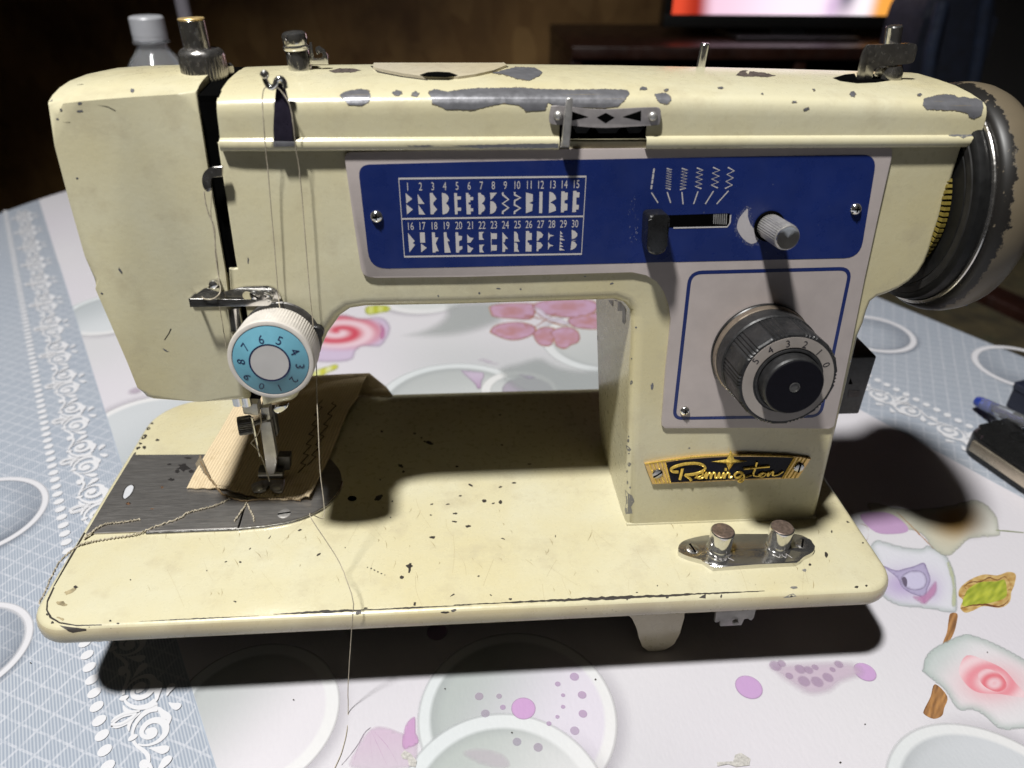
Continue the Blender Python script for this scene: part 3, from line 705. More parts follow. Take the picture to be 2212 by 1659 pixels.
# stitch chart
dI = 1.55
chart = fpl(CH, [(55, 65), (2095, 42), (2045, 885), (118, 915)], dI)
v_, f_ = join([strip(chart, .75, FF, dI, True), strip(fpl(CH, [(92, 503), (2062, 475)], dI), .65, FF, dI+.02)])
mk("chart_frame", v_, f_, M['print_white'], cp)
SY = {
1: [[(130, 222), (203, 285), (138, 335)], [(138, 345), (210, 400), (145, 455)]],
2: [[(260, 232), (335, 340), (268, 340)], [(268, 348), (343, 455), (275, 455)]],
3: [[(393, 220), (425, 220), (430, 235), (468, 285), (432, 325), (432, 350), (474, 400), (438, 440), (436, 453), (402, 453)]],
4: [[(525, 220), (560, 225), (590, 250), (600, 280), (590, 310), (568, 335), (592, 355), (606, 385), (600, 415), (580, 440), (550, 453), (532, 453)]],
5: [[(658, 222), (690, 222), (690, 258), (732, 258), (732, 292), (693, 292), (695, 380), (734, 380), (734, 415), (697, 415), (697, 453), (668, 453)]],
6: [[(786, 220), (815, 220), (815, 240), (832, 240), (832, 265), (866, 265), (866, 298), (835, 298), (835, 322), (815, 322), (815, 348), (838, 348), (838, 388), (866, 388), (866, 420), (840, 420), (840, 453), (795, 453)]],
7: [[(920, 220), (950, 220), (952, 235), (980, 248), (995, 280), (985, 312), (960, 335), (985, 355), (996, 385), (985, 415), (955, 436), (950, 453), (925, 453)]],
8: [[(1050, 218), (1125, 218), (1055, 300)], [(1052, 308), (1085, 315), (1110, 340), (1122, 375), (1110, 415), (1085, 440), (1050, 450)]],
11: [[(1440, 215), (1515, 235), (1515, 310), (1478, 330), (1515, 345), (1508, 415), (1440, 442)]],
12: [[(1588, 207), (1622, 207), (1617, 440), (1583, 440)]],
13: [[(1696, 207), (1735, 220), (1760, 250), (1770, 285), (1705, 325), (1745, 345), (1765, 375), (1767, 412), (1690, 440)]],
14: [[(1826, 203), (1862, 203), (1865, 217), (1896, 217), (1892, 292), (1862, 300), (1860, 335), (1892, 338), (1890, 408), (1855, 415), (1852, 432), (1820, 432)]],
15: [[(1955, 198), (1992, 198), (1992, 213), (2025, 215), (2020, 268), (1990, 270), (1988, 348), (2017, 352), (2012, 400), (1985, 402), (1985, 428), (1944, 430)]],
16: [[(155, 655), (230, 745), (207, 765), (233, 785), (172, 868)]],
17: [[(285, 650), (338, 650), (343, 762), (290, 762)], [(297, 770), (360, 818), (300, 868)]],
18: [[(415, 650), (448, 650), (452, 705), (487, 705), (457, 770), (490, 855), (460, 855), (455, 870), (425, 870)]],
19: [[(545, 648), (575, 648), (580, 700), (612, 745), (585, 745), (622, 870), (555, 870)]],
20: [[(672, 648), (702, 648), (705, 685), (745, 690), (742, 730), (712, 745), (712, 800), (748, 800), (748, 830), (715, 850), (712, 870), (680, 870)]],
21: [[(800, 672), (830, 705), (870, 712), (835, 762), (803, 762)], [(803, 782), (840, 815), (868, 822), (835, 868), (806, 868)]],
22: [[(928, 645), (985, 645), (965, 665), (965, 705), (985, 730), (930, 730)], [(932, 785), (988, 783), (966, 808), (966, 840), (985, 868), (935, 868)]],
23: [[(1058, 645), (1066, 660), (1124, 660), (1124, 722), (1066, 722), (1066, 787), (1124, 787), (1122, 848), (1066, 848), (1060, 865)]],
24: [[(1184, 648), (1247, 718), (1218, 718), (1210, 755), (1190, 760), (1245, 830), (1215, 830), (1212, 862), (1184, 862)]],
25: [[(1311, 640), (1335, 645), (1352, 670), (1355, 715), (1372, 750), (1312, 752)], [(1312, 758), (1340, 765), (1352, 790), (1350, 830), (1368, 860), (1312, 860)]],
26: [[(1440, 635), (1475, 635), (1478, 655), (1505, 658), (1503, 730), (1458, 735), (1458, 760), (1475, 765), (1477, 785), (1502, 788), (1500, 858), (1436, 858)]],
27: [[(1560, 635), (1600, 645), (1628, 675), (1615, 705), (1590, 715), (1575, 740), (1558, 742)], [(1558, 752), (1600, 760), (1624, 790), (1600, 825), (1578, 835), (1575, 855), (1556, 855)]],
28: [[(1684, 645), (1700, 672), (1748, 685), (1705, 695), (1682, 740)], [(1682, 752), (1700, 780), (1742, 793), (1700, 805), (1680, 842)]],
29: [[(1814, 632), (1840, 665), (1814, 672)], [(1812, 674), (1850, 698), (1812, 702)], [(1810, 704), (1868, 735), (1810, 738)], [(1810, 745), (1840, 775), (1808, 778)], [(1808, 780), (1850, 806), (1806, 810)], [(1806, 813), (1866, 845), (1804, 846)]],
30: [[(1938, 622), (1975, 635), (2000, 665), (1998, 690), (1975, 712), (1940, 725)], [(1938, 745), (1970, 752), (1995, 785), (1980, 815), (1950, 836), (1925, 842)], [(1935, 740), (1992, 732), (1960, 742)]]}
LNS = {9: [(1188, 215), (1188, 240), (1250, 292), (1185, 335), (1250, 382), (1188, 425), (1188, 450)], 10: [(1318, 210), (1318, 242), (1382, 272), (1318, 305), (1315, 350), (1380, 385), (1316, 425), (1316, 450)]}
def pfit(k, z, dd):
    return [FP(z(*p), dd) for p in k]
for i in range(1, 31):
    if i in LNS: v_, f_ = strip(pfit(LNS[i], CH, dI), .75, FF, dI)
    else: v_, f_ = flat([pfit(q, CH, dI) for q in SY[i]], FF, dI)
    mk("stitch_symbol", v_, f_, M['print_white'], cp, smooth=False)
R1 = [152, 292, 425, 555, 690, 822, 955, 1085, 1215, 1347, 1477, 1605, 1735, 1862, 1992]
R2 = [187, 314, 445, 577, 708, 832, 962, 1090, 1217, 1347, 1472, 1600, 1722, 1848, 1975]
for i in range(30):
    x, y = (R1[i], 152-27*(R1[i]-152)/1840) if i < 15 else (R2[i-15], 582-27*(R2[i-15]-187)/1790)
    a = FP(CH(x, y), dI)
    text("numeral", str(i+1), 3.0, F3(a[0], a[1]), FU, FV, FN, M['print_white'], cp, .66, dI)
# zigzag width scale
zz = [None, (410, 140, 400, 322, 22, 17), (545, 140, 528, 325, 26, 14), (678, 135, 662, 316, 28, 9), (822, 130, 802, 310, 30, 7), (950, 130, 925, 315, 30, 6)]
for k, q in enumerate(zz):
    if q is None:
        g = [strip(pfit([(278-26*t0, 140+180*t0), (278-26*t1, 140+180*t1)], KN, dI), .65, FF, dI) for t0, t1 in ((0, .24), (.27, .52), (.55, .74), (.80, 1.0))]
        v_, f_ = join(g)
    else:
        x0, y0, x1, y1, a, nn = q
        v_, f_ = strip(pfit([(x0+(x1-x0)*j/nn+(a if j % 2 else -a), y0+(y1-y0)*j/nn) for j in range(nn+1)], KN, dI), .5, FF, dI)
    mk("zigzag_symbol", v_, f_, M['print_white'], cp, smooth=False)
for a, b in (((255, 350), (312, 440)), ((392, 345), (422, 440)), ((520, 345), (530, 452)), ((660, 340), (622, 450)), ((795, 337), (723, 450)), ((925, 335), (822, 450))):
    v_, f_ = strip(pfit([a, b], KN, dI), .45, FF, dI); mk("pointer_line", v_, f_, M['print_white'], cp, smooth=False)
# slot with its slider
v_, f_ = flat([pfit([(190, 550), (460, 545), (938, 530), (940, 605), (915, 645), (190, 660)], KN, dI)], FF, dI)
mk("slider_slot", v_, f_, M['black'], cp, smooth=False)
v_, f_ = join([strip(pfit([(445, 658), (915, 648), (938, 615), (944, 545)], KN, dI), .55, FF, dI+.03), strip(pfit([(190, 664), (225, 661)], KN, dI), .5, FF, dI+.03)])
mk("slot_edge", v_, f_, M['print_white'], cp, smooth=False)
g = []
for k in range(7):
    x = 795+k*18; a = pfit([(x, 538-k*.6), (x+9, 538-k*.6), (x+6, 622+k), (x-3, 622+k)], KN, dI)
    g.append(flat([a], FF, dI+.05))
v_, f_ = join(g); mk("slider_ribs", v_, f_, M['nickel'], cp, smooth=False)
v_, f_ = flat([sp2(pfit([(1094, 492), (1064, 515), (1020, 572), (999, 640), (1012, 694), (1058, 757), (1120, 796), (1170, 780), (1188, 745), (1168, 694), (1118, 626), (1095, 555)], KN, dI), 3, True)], FF, dI)
cres = mk("crescent_mark", v_, f_, M['pattern_white'], cp, smooth=False)
g = []
_cr = sp2([(1098, 480), (1060, 505), (1010, 565), (987, 640), (1000, 700), (1050, 768), (1120, 808), (1180, 790), (1203, 745), (1180, 690), (1130, 620), (1105, 550)], 8, True)
for k in range(260):     # ragged halftone edge of the print
    x, y = random.choice(_cr); x += random.gauss(0, 9); y += random.gauss(0, 9); r_ = random.uniform(1.6, 3.4)
    g.append(flat([pfit(blob(x, y, r_, r_, 0, 5), KN, dI)], FF, dI+.01))
for k in range(46):
    x = 100+random.gauss(0, 22); y = random.uniform(380, 780); l = random.uniform(4, 22)*(1.3 if 520 < y < 740 else .6)
    g.append(flat([pfit([(x, y), (x+random.uniform(-7, 7), y+l), (x+3, y+l*.5)], KN, dI)], FF, dI))
for k in range(26):
    x = random.uniform(0, 2100); y = random.uniform(80, 900); l = random.uniform(4, 16)
    g.append(flat([pfit([(x, y), (x+random.uniform(-9, 9), y+l), (x+2.5, y+l*.5)], KN, dI)], FF, dI))
v_, f_ = join(g); mk("rubbed_print", v_, f_, mat('rubbed_print', (.25, .26, .36), .5, 0, .1), cp, smooth=False)
def phillips(p, r, parent):
    x, s = FP(p, 1.5); o = F3(x, s, 1.5)
    h = lathe("panel_screw", [(r, 0), (r*.97, .7), (r*.75, 1.35), (r*.4, 1.7), (0, 1.78)], o, FN, M['chrome'], parent, 28)
    a, b = join([boxgeo(frame(o, FU, FV, FN), -r*.5, r*.5, -r*.13, r*.13, 1.2, 1.84), boxgeo(frame(o, FU, FV, FN), -r*.13, r*.13, -r*.5, r*.5, 1.2, 1.845)])
    mk("cross_recess", a, b, M['black'], h, smooth=False)
phillips(KN(2032, 492), 2.3, cp); phillips(ZB(228, 1402), 2.35, cp); phillips(ZF(12, 1002), 2.2, cp)

# black slider knob
kb = roundpoly(pfit([(232, 548), (415, 540), (420, 620), (385, 893), (215, 893), (225, 640)], KN, 12), [2.5, 2.5, 0, 3.6, 3.6, 0], 5)
prism("slider_knob", kb, FF, 2.2, 12, M['plastic_gloss'], SM, 1.3, 3)
# knurled metal knob
kx, ks = FP(KN(1440, 745), 20); ko = F3(kx, ks, 0)
kk = lathe("knurled_knob", [(5.1, 2.0), (5.1, 18.8), (4.8, 19.7), (4.2, 20.0), (2.5, 19.7), (0, 19.6)], ko, FN, M['nickel'], SM, 48, (2, 19.2, .30, 34))
lathe("knob_collar", [(6.2, 1.5), (6.2, 2.4), (5.6, 2.6), (5.5, 2.1), (0, 2.05)], ko, FN, M['black'], kk, 36)
lathe("knob_cap", [(4.5, 19.7), (4.3, 20.5), (3.2, 20.35), (0, 20.1)], ko, FN, M['chrome'], kk, 36)

# stitch length dial -----------------------------------------------------
dx, ds = FP(DL(1062, 1047), 31); do = F3(dx, ds, 0)
ld_ = lathe("length_dial", [(22.0, 1.5), (22.0, 2.6), (21.6, 3.0), (21.3, 3.0), (0, 3.05)], do, FN, M['plastic_gloss'], SM, 72)
lathe("dial_skirt_ring", [(21.5, 2.9), (21.7, 3.4), (21.6, 6.2), (21.2, 6.5), (0, 6.55)], do, FN, mat('tarnished_ring', (.33, .27, .21), .35, .7, .3, 90, .1, dust=((.07, .05, .04), 120, .58)), ld_, 72)
lathe("dial_body", [(21.2, 6.4), (21.2, 13.2), (20.6, 13.8), (0, 13.85)], do, FN, M['plastic_black'], ld_, 72)
u_, v2_, n_ = axes(FN)
def grip():
    vs = []; f = []; seg = 240; hs = [(13.7, 20.4), (14.2, 20.7), (29.0, 20.5), (30.4, 20.4), (31.0, 19.8)]
    for h, r in hs:
        for k in range(seg):
            t = 2*pi*k/seg; q = ((t*10/(2*pi))+.25) % 1.0
            dr = 0
            if q < .48: dr = -.75*(.5-.5*cos(2*pi*q/.12)) if h > 14 else -.2
            else: dr = -.28*sin(pi*(q-.48)/.52)
            rr = r+dr
            vs.append(do+u_*(rr*cos(t))+v2_*(rr*sin(t))+n_*h)
    for i in range(len(hs)-1):
        for k in range(seg):
            j = (k+1) % seg; f.append((i*seg+k, i*seg+j, (i+1)*seg+j, (i+1)*seg+k))
    f.append(tuple(range((len(hs)-1)*seg, len(hs)*seg)))
    return vs, f
mk("dial_grip", *grip(), M['plastic_black'], ld_, 40)
lathe("dial_scale_ring", [(18.6, 30.8), (18.6, 31.25), (14.3, 31.25), (14.3, 30.8)], do, FN, M['ring_grey'], ld_, 72)
lathe("dial_center_cap", [(14.2, 31.05), (13.6, 31.1), (13.5, 31.6), (12.9, 31.8), (12.9, 31.3), (12.2, 31.3), (12.2, 36.4), (11.7, 37.2), (10.8, 37.5), (1.9, 37.4)], do, FN, M['plastic_black'], ld_, 72)
lathe("dial_center_face", [(11.4, 37.46), (11.2, 37.62), (2.0, 37.6), (1.6, 37.0), (1.2, 36.4)], do, FN, M['knob_face'], ld_, 64)
lathe("dial_center_pin", [(2.15, 37.5), (2.1, 37.8), (1.65, 37.8), (1.5, 37.2), (1.4, 36.6), (0, 36.5)], do, FN, M['dark_steel'], ld_, 24)
for ch, p in zip("012345", ((1520, 865), (1435, 715), (1270, 625), (1065, 615), (855, 690), (680, 822))):
    a = FP(DL(*p), 31.3); w = V((a[0]-dx, a[1]-ds, 0)).normalized()
    up = FU*w.x+FV*w.y; rt = FU*w.y-FV*w.x
    text("numeral", ch, 2.9, F3(a[0], a[1]), rt, up, FN, M['navy'], ld_, 1.0, 31.3)
v_, f_ = decal_geo(bvh_of(bpy.data.objects["dial_skirt_ring"]), mp(DL, [(785, 135), (840, 128), (852, 150), (800, 158)]), .06, 6, .3, 3)
if f_: mk("red_mark", v_, f_, M['red_dust'], ld_)

# gold badge ----------------------------------------------------------------
bo = fpl(BA, [(162, 242), (240, 225), (370, 205), (530, 180), (700, 160), (880, 147), (1080, 140), (1300, 140), (1500, 143), (1700, 153), (1850, 165), (1975, 182), (1835, 396), (1650, 402), (1200, 418), (800, 437), (440, 452), (245, 462)], 1.5)
bd = prism("maker_badge", bo, FF, .02, 1.5, M['gold_dark'], SM, .35, 2)
bi = fpl(BA, [(388, 226), (530, 203), (700, 186), (900, 171), (1100, 163), (1400, 162), (1600, 165), (1780, 172), (1655, 388), (1200, 406), (800, 425), (448, 442)], 1.55)
v_, f_ = flat([bi], FF, 1.56); mk("badge_field", v_, f_, M['navy'], bd, smooth=False)
g = [tube_geo([F3(*FP(BA(*p), 1.6), 1.6) for p in pp], .33, 6) for pp in ([(165, 240), (370, 207), (700, 165), (1000, 146), (1300, 143), (1700, 157), (1780, 163)], [(385, 222), (445, 448)], [(1790, 170), (1655, 396)])]
v_, f_ = join(g); mk("badge_rim", v_, f_, M['gold'], bd)
for a, b in (((215, 240), (290, 450)), ((255, 232), (330, 448)), ((300, 224), (375, 446)), ((345, 216), (415, 446)), ((1845, 170), (1705, 396)), ((1885, 175), (1750, 396)), ((1925, 180), (1795, 394)), ((1810, 168), (1670, 398))):
    v_, f_ = tube_geo([F3(*FP(BA(*p), 1.5), 1.5) for p in (a, b)], .34, 6); mk("badge_rib", v_, f_, M['gold'], bd)
for c, a in (((300, 345), .6), ((1838, 275), 1.5)):
    slot_screw("badge_screw", F3(*FP(BA(*c), 1.5), 1.5), FN, 2.55, M['chrome_old'], bd, a, 1.1)
stx, sts = FP(BA(1098, 212), 2); cen = F3(stx, sts, 3.0)
sv = [cen]; pts8 = [(885, 215), (1055, 190), (1098, 85), (1140, 190), (1282, 208), (1135, 232), (1078, 312), (1050, 235)]
sv += [F3(*FP(BA(*p), 1.7), 1.7) for p in pts8]
mk("badge_star", sv, [(0, 1+i, 1+(i+1) % 8) for i in range(8)], M['gold'], bd, smooth=False)
strokes = [[(572, 292), (562, 340), (545, 408)], [(525, 328), (470, 322), (450, 300), (490, 270), (590, 242), (700, 234), (775, 245), (818, 280), (790, 320), (720, 345), (640, 358), (605, 362), (640, 385), (668, 418)],
  [(705, 388), (755, 380), (794, 352), (778, 330), (740, 346), (726, 376), (748, 397), (800, 386), (824, 350), (830, 336), (833, 396), (846, 360), (870, 338), (880, 350), (881, 396), (893, 358), (917, 336), (929, 350), (930, 390), (954, 384), (974, 338), (977, 388), (1002, 382), (1022, 337), (1028, 394), (1042, 358), (1070, 335), (1083, 352), (1084, 388), (1112, 380)],
  [(1232, 340), (1186, 329), (1142, 354), (1150, 388), (1192, 386), (1230, 342), (1240, 392), (1222, 432), (1182, 428), (1230, 394), (1290, 370), (1342, 352)],
  [(1385, 218), (1362, 300), (1345, 352), (1375, 372), (1420, 360), (1455, 333), (1415, 345), (1408, 372), (1450, 375), (1478, 345), (1462, 335), (1490, 345), (1512, 330), (1500, 372), (1545, 322), (1562, 325), (1558, 362), (1610, 355), (1645, 335), (1668, 318)], [(1238, 290), (1330, 282), (1430, 272), (1518, 265)], [(1032, 300), (1052, 300)]]
for k, sk in enumerate(strokes):
    pp = spline([F3(*FP(BA(*p), 1.9), 1.9) for p in sk], 5)
    v_, f_ = tube_geo(pp, .72 if k in (0, 1, 5, 6) else .52, 7); mk("badge_script", v_, f_, M['gold'], bd)
# ------------------------------------------------------------------ tension dial and head fittings
tx, ts = FP(TN(1085, 1010), 22); to = F3(tx, ts, 0)
td = lathe("tension_dial", [(15.2, 5.6), (16.0, 6.2), (16.4, 6.8), (16.55, 20.4), (16.5, 21.2), (16.2, 21.8), (15.6, 22.0), (14.75, 22.0), (14.7, 21.8), (0, 21.8)], to, FN, M['ivory'], SM, 96, (6.5, 20.3, .42, 92), 25)
TFn = lambda x, y, d=0.0: to+FU*x+FV*y+FN*d
def annulus(name, r0, r1, d, m, parent, n=72):
    a = [(r1*cos(2*pi*k/n), r1*sin(2*pi*k/n)) for k in range(n)]; b = [(r0*cos(2*pi*k/n), r0*sin(2*pi*k/n)) for k in range(n)]
    vs = [TFn(x, y, d) for x, y in a+b]
    return mk(name, vs, [(i, (i+1) % n, n+(i+1) % n, n+i) for i in range(n)], m, parent, smooth=False)
def cone_ring(name, r0, r1, d0, d1, m, parent, n=72):
    vs = [TFn(r*cos(2*pi*k/n), r*sin(2*pi*k/n), d) for r, d in ((r1, d1), (r0, d0)) for k in range(n)]
    return mk(name, vs, [(i, (i+1) % n, n+(i+1) % n, n+i) for i in range(n)], m, parent, smooth=False)
cone_ring("tension_scale", 7.7, 14.5, 23.9, 21.86, M['sky_blue'], td)
annulus("outer_ring_line", 14.15, 14.5, 21.9, M['navy_ink'], td)
annulus("inner_ring_line", 7.2, 7.85, 23.95, M['navy_ink'], td)
lathe("dial_face", [(7.6, 21.8), (7.6, 23.92), (0, 23.92)], to, FN, mat('dial_white', (.60, .58, .565), .4, 0, .04), td, 48)
for ch, p in zip("6543210987", ((975, 755), (1187, 770), (1365, 900), (1425, 1070), (1355, 1232), (1190, 1325), (978, 1308), (808, 1198), (738, 1018), (788, 845))):
    a = FP(TN(*p), 22.9); w = V((a[0]-tx, a[1]-ts, 0)); rr_ = w.length; w.normalize()
    up = FU*w.x+FV*w.y; rt = FU*w.y-FV*w.x
    text("numeral", ch, 3.4, F3(a[0], a[1], 23.9-.30*(rr_-7.7)+.12), rt, (up-FN*.30).normalized(), FN, M['navy_ink'], td, .95, 0.0)
lathe("tension_disc", [(15.5, .4), (16.0, 1.0), (15.5, 1.6), (9, 2.6), (9, 5.8), (0, 5.8)], F3(tx+.3, ts+.8, 0), FN, M['dark_steel'], SM, 48)
bx_, bs_ = FP(TN(1612, 685), 3)
lathe("spring_stop_disc", [(3.0, 0), (3.0, 2.9), (2.5, 3.4), (0, 3.5)], F3(bx_, bs_, 0), FN, M['plastic_black'], SM, 28)
# thread guide: a strip folded back on itself
tg = prism("thread_guide", roundpoly(fpl(TN, [(128, 292), (322, 156), (498, 216), (760, 146), (1080, 136), (1166, 188), (1208, 296), (1120, 335), (140, 345)], 1.5), [.5, 1, 2, 2, 2, 2, 1, 1, .5], 4), FF, .4, 1.3, M['chrome'], SM, .2)
prism("guide_front_leaf", fpl(TN, [(128, 283), (1000, 303), (1046, 292), (1070, 284), (1096, 322), (1082, 350), (1050, 369), (152, 383)], 8), FF, 7.4, 8.0, M['chrome'], tg, .15)
a0 = FP(TN(128, 283), 8); a1 = FP(TN(152, 383), 8)
bmv, bmf = boxgeo(lambda x, y, z: F3(a0[0]-.1+x, a1[1]+(a0[1]-a1[1])*y, z), 0, .6, 0, 1, .5, 8.0)
mk("guide_fold", bmv, bmf, M['chrome'], tg)
g = [F3(*FP(TN(*p), 8), d) for p, d in (((1050, 325), 7.7), ((1085, 312), 7.2), ((1080, 285), 6.2), ((1040, 262), 5.6), ((990, 250), 5.4))]
v_, f_ = tube_geo(spline(g, 5), .55, 8); mk("guide_curl", v_, f_, M['chrome'], tg)
for p in ((890, 248), (1062, 243)):
    slot_screw("guide_screw", F3(*FP(TN(*p), 2), 1.2), FN, 1.9, M['chrome'], tg, -.6, 1.2)
lathe("guide_slot", [(1.9, 1.28), (1.9, 1.34), (0, 1.34)], F3(*FP(TN(812, 252), 1.3), 0), FN, M['cream'], tg, 20)
bpx, bps = FP(TN(425, 112), 5)
bpin = lathe("ball_pin", [(1.0, 0), (1.0, 3.2), (1.5, 3.6), (1.95, 4.6), (1.98, 5.4), (1.6, 6.5), (.8, 7.1), (0, 7.2)], F3(bpx, bps, 0), FN, M['chrome'], SM, 28)
a, b = boxgeo(lambda x, y, z: F3(bpx+x, bps+y, z), -1.9, 1.9, -1.15, -.65, 4.9, 6.6); mk("pin_slot", a, b, M['black'], bpin)
# take-up lever
tl = roundpoly(fpl(ZA, [(1440, 1076), (1352, 1086), (1318, 1118), (1306, 1165), (1318, 1225), (1346, 1250), (1366, 1232), (1368, 1150), (1440, 1146)], 4), [0, 3, 3, 2, 2, 2, 1, .3, 0], 4)
prism("take_up_lever", tl, FF, 2.6, 4.0, M['chrome_old'], SM, .6)
prism("slit_end_plate", fpl(ZD, [(1462, 72), (1475, 30), (1505, 25), (1540, 72)], -3), FF, -8, -3, M['ivory'], SM)
# bars through the slot in the head
NY = 84.85
def yb(z, p, y=NY): q = YP(z(*p), y); return q
tube("presser_bar", [F3(*FP(TN(655, 380), -1), -1.0), F3(*FP(TN(690, 640), -1), -1.0)], 2.9, M['chrome'], SM, 16)
prism("bar_slot", fpl(TN, [(598, 375), (702, 370), (860, 1350), (940, 1500), (790, 1490)], -2), FF, -8, -5.5, M['black'], SM)
nb0 = yb(FT, (825, 245)); nb1 = V((nb0.x, NY, 84))
tube("needle_bar", [V((nb0.x+.2, NY-13, 86)), V((nb0.x+.2, NY-13, YP(FT(840, 246), NY-13).z))], 2.4, M['chrome'], SM, 16)
pb0 = yb(FT, (745, 230))
tube("bar_guard", [V((pb0.x+.3, NY-14, 86)), V((pb0.x+.3, NY-14, YP(FT(740, 240), NY-14).z))], 2.5, M['chrome'], SM, 14)
# needle clamp, foot
def yfr(y): return lambda x, z, d=0.0: V((x, y-d, z))
def yps(z, pts, y): return [(YP(z(*p), y).x, YP(z(*p), y).z) for p in pts]
nc = prism("needle_clamp", yps(FT, [(668, 242), (832, 240), (850, 352), (842, 366), (702, 352), (690, 340)], NY-8), yfr(NY-8), -7, 0, M['nickel'], SM, .5)
prism("presser_shank", yps(FT, [(868, 282), (958, 280), (978, 420), (900, 425), (878, 360)], NY-3), yfr(NY-3), -6, 0, M['nickel'], SM, .5)
prism("presser_bar_bottom", yps(FT, [(958, 300), (1010, 300), (1058, 560), (1040, 600), (1018, 560)], NY+2), yfr(NY+2), -4, 0, M['dark_steel'], SM, .6)
thx = yps(FT, [(1010, 310), (1060, 340), (1150, 285), (1155, 250), (1110, 275), (1040, 270)], NY-2)
prism("foot_lever", sp2(thx, 4, True), yfr(NY-2), -2, 0, M['chrome'], SM, .3)
cs = yb(FT, (707, 480), NY-9)
lathe("clamp_screw", [(0, -3.4), (4.4, -3.2), (4.6, -2.6), (4.6, 2.6), (4.2, 3.2), (0, 3.4)], V((cs.x, NY-8, cs.z)), (1, .25, 0), M['dark_steel'], SM, 40, (-2.7, 2.7, .4, 30))
tube("clamp_screw_stem", [V((cs.x+2, NY-8, cs.z)), V((cs.x+9, NY-4, cs.z+.5))], 1.3, M['dark_steel'], SM, 10)
ft = prism("presser_foot", yps(FT, [(855, 435), (978, 430), (1045, 810), (1030, 850), (1024, 985), (930, 990), (918, 820)], NY-4), yfr(NY-4), -3.5, 0, M['nickel'], SM, .6)
prism("foot_hinge_block", yps(FT, [(845, 950), (1110, 945), (1105, 1035), (845, 1030)], NY-1), yfr(NY-1), -5, 0, M['dark_steel'], ft, .6)
prism("foot_hinge_cover", yps(FT, [(1050, 800), (1180, 800), (1180, 940), (1040, 960)], NY+2), yfr(NY+2), -5, 0, M['dark_steel'], ft, .5)
tube("foot_hinge_pin", [yb(FT, (850, 985), NY-3), yb(FT, (1105, 980), NY-3)], 1.1, M['nickel'], ft, 10)
SZ = 2.5
def soleP(pts): return [(BED(FT(*p), SZ+1.2).x, BED(FT(*p), SZ+1.2).y) for p in pts]
sole = soleP([(770, 1095), (800, 1075), (880, 1045), (1128, 1035), (1118, 1110), (1098, 1160), (1060, 1172), (1010, 1160), (975, 1120), (958, 1075), (950, 1110), (925, 1145), (870, 1165), (800, 1160), (780, 1140)])
prism("foot_sole", sole, WF, SZ, SZ+1.3, M['nickel'], ft, .4)
for cx_, w_ in (((850, 1125), 42), ((1035, 1118), 40)):
    c_ = BED(FT(*cx_), SZ+1.4)
    lathe("foot_toe", [(3.0, 0), (2.7, .35), (1.8, .7), (0, .85)], c_, (0, 0, 1), M['nickel'], ft, 20)
tip = yb(FT, (862, 795), NY-8)
tube("needle", [yb(FT, (778, 385), NY-8), yb(FT, (820, 580), NY-8), tip], [.75, .6, .25], M['chrome'], SM, 8)

# top fittings --------------------------------------------------------------
KY = 92.0
kc = YP(TP(368, 430), KY)
kn = V((kc.x, KY, 197.0))
pr = lathe("pressure_regulator", [(8.3, -2), (8.5, 0), (8.6, .8), (8.5, 7.6), (8.2, 8.6), (7.6, 9.4), (6.9, 9.9), (6.2, 10.1), (5.4, 9.9), (0, 9.9)], kn, (0, 0, 1), M['chrome_old'], SM, 60, (.2, 7.4, .40, 40, .55), 30)
pinc = YP(TP(325, 330), KY)
rp = lathe("regulator_pin", [(4.75, -.5), (4.75, 10.0), (4.5, 10.3), (0, 10.3)], V((kn.x-1.0, KY, 206.5)), (-.03, 0, 1), M['chrome_old'], pr, 36)
bt_ = YP(TP(307, 62), KY)
lathe("regulator_top", [(4.8, 0), (4.85, .25), (4.6, .5), (0, .55)], V((kn.x-1.31, KY, 216.85)), (-.03, 0, 1), M['brass'], rp, 36)
lathe("regulator_lug", [(2.2, 0), (2.2, 3), (1.6, 3.8), (0, 4)], V((YP(TP(625, 520), KY+6).x, KY+6, 197.0)), (0, 0, 1), M['chrome_old'], SM, 18)
# bobbin winding tension post with its hooked plate
WY = 100.0
wq = YP(TP(1370, 520), WY); wt = YP(TP(1330, 205), WY)
hx = wq.x; h0 = 198.3; ht = wt.z-h0
wp = lathe("winder_tension_post", [(4.5, -1), (4.5, ht*.52), (4.4, ht*.54), (4.8, ht*.56), (5.1, ht*.60), (5.1, ht*.66), (4.5, ht*.68), (4.6, ht*.70), (4.8, ht*.94), (4.5, ht*1.0), (3.4, ht*1.05), (0, ht*1.08)], V((hx-.6, WY, h0)), (-.06, 0, 1), M['chrome'], SM, 40)
hk = [(YP(TP(*p), WY-1).x, YP(TP(*p), WY-1).z) for p in [(1475, 300), (1492, 460), (1540, 465), (1580, 455), (1592, 425), (1580, 400), (1555, 400), (1530, 425), (1512, 390), (1512, 350), (1545, 335), (1600, 370), (1635, 430), (1640, 520), (1500, 520), (1450, 520), (1450, 300)]]
prism("winder_hook_plate", hk, yfr(WY-1), -1.0, 0, M['chrome'], SM, .2)
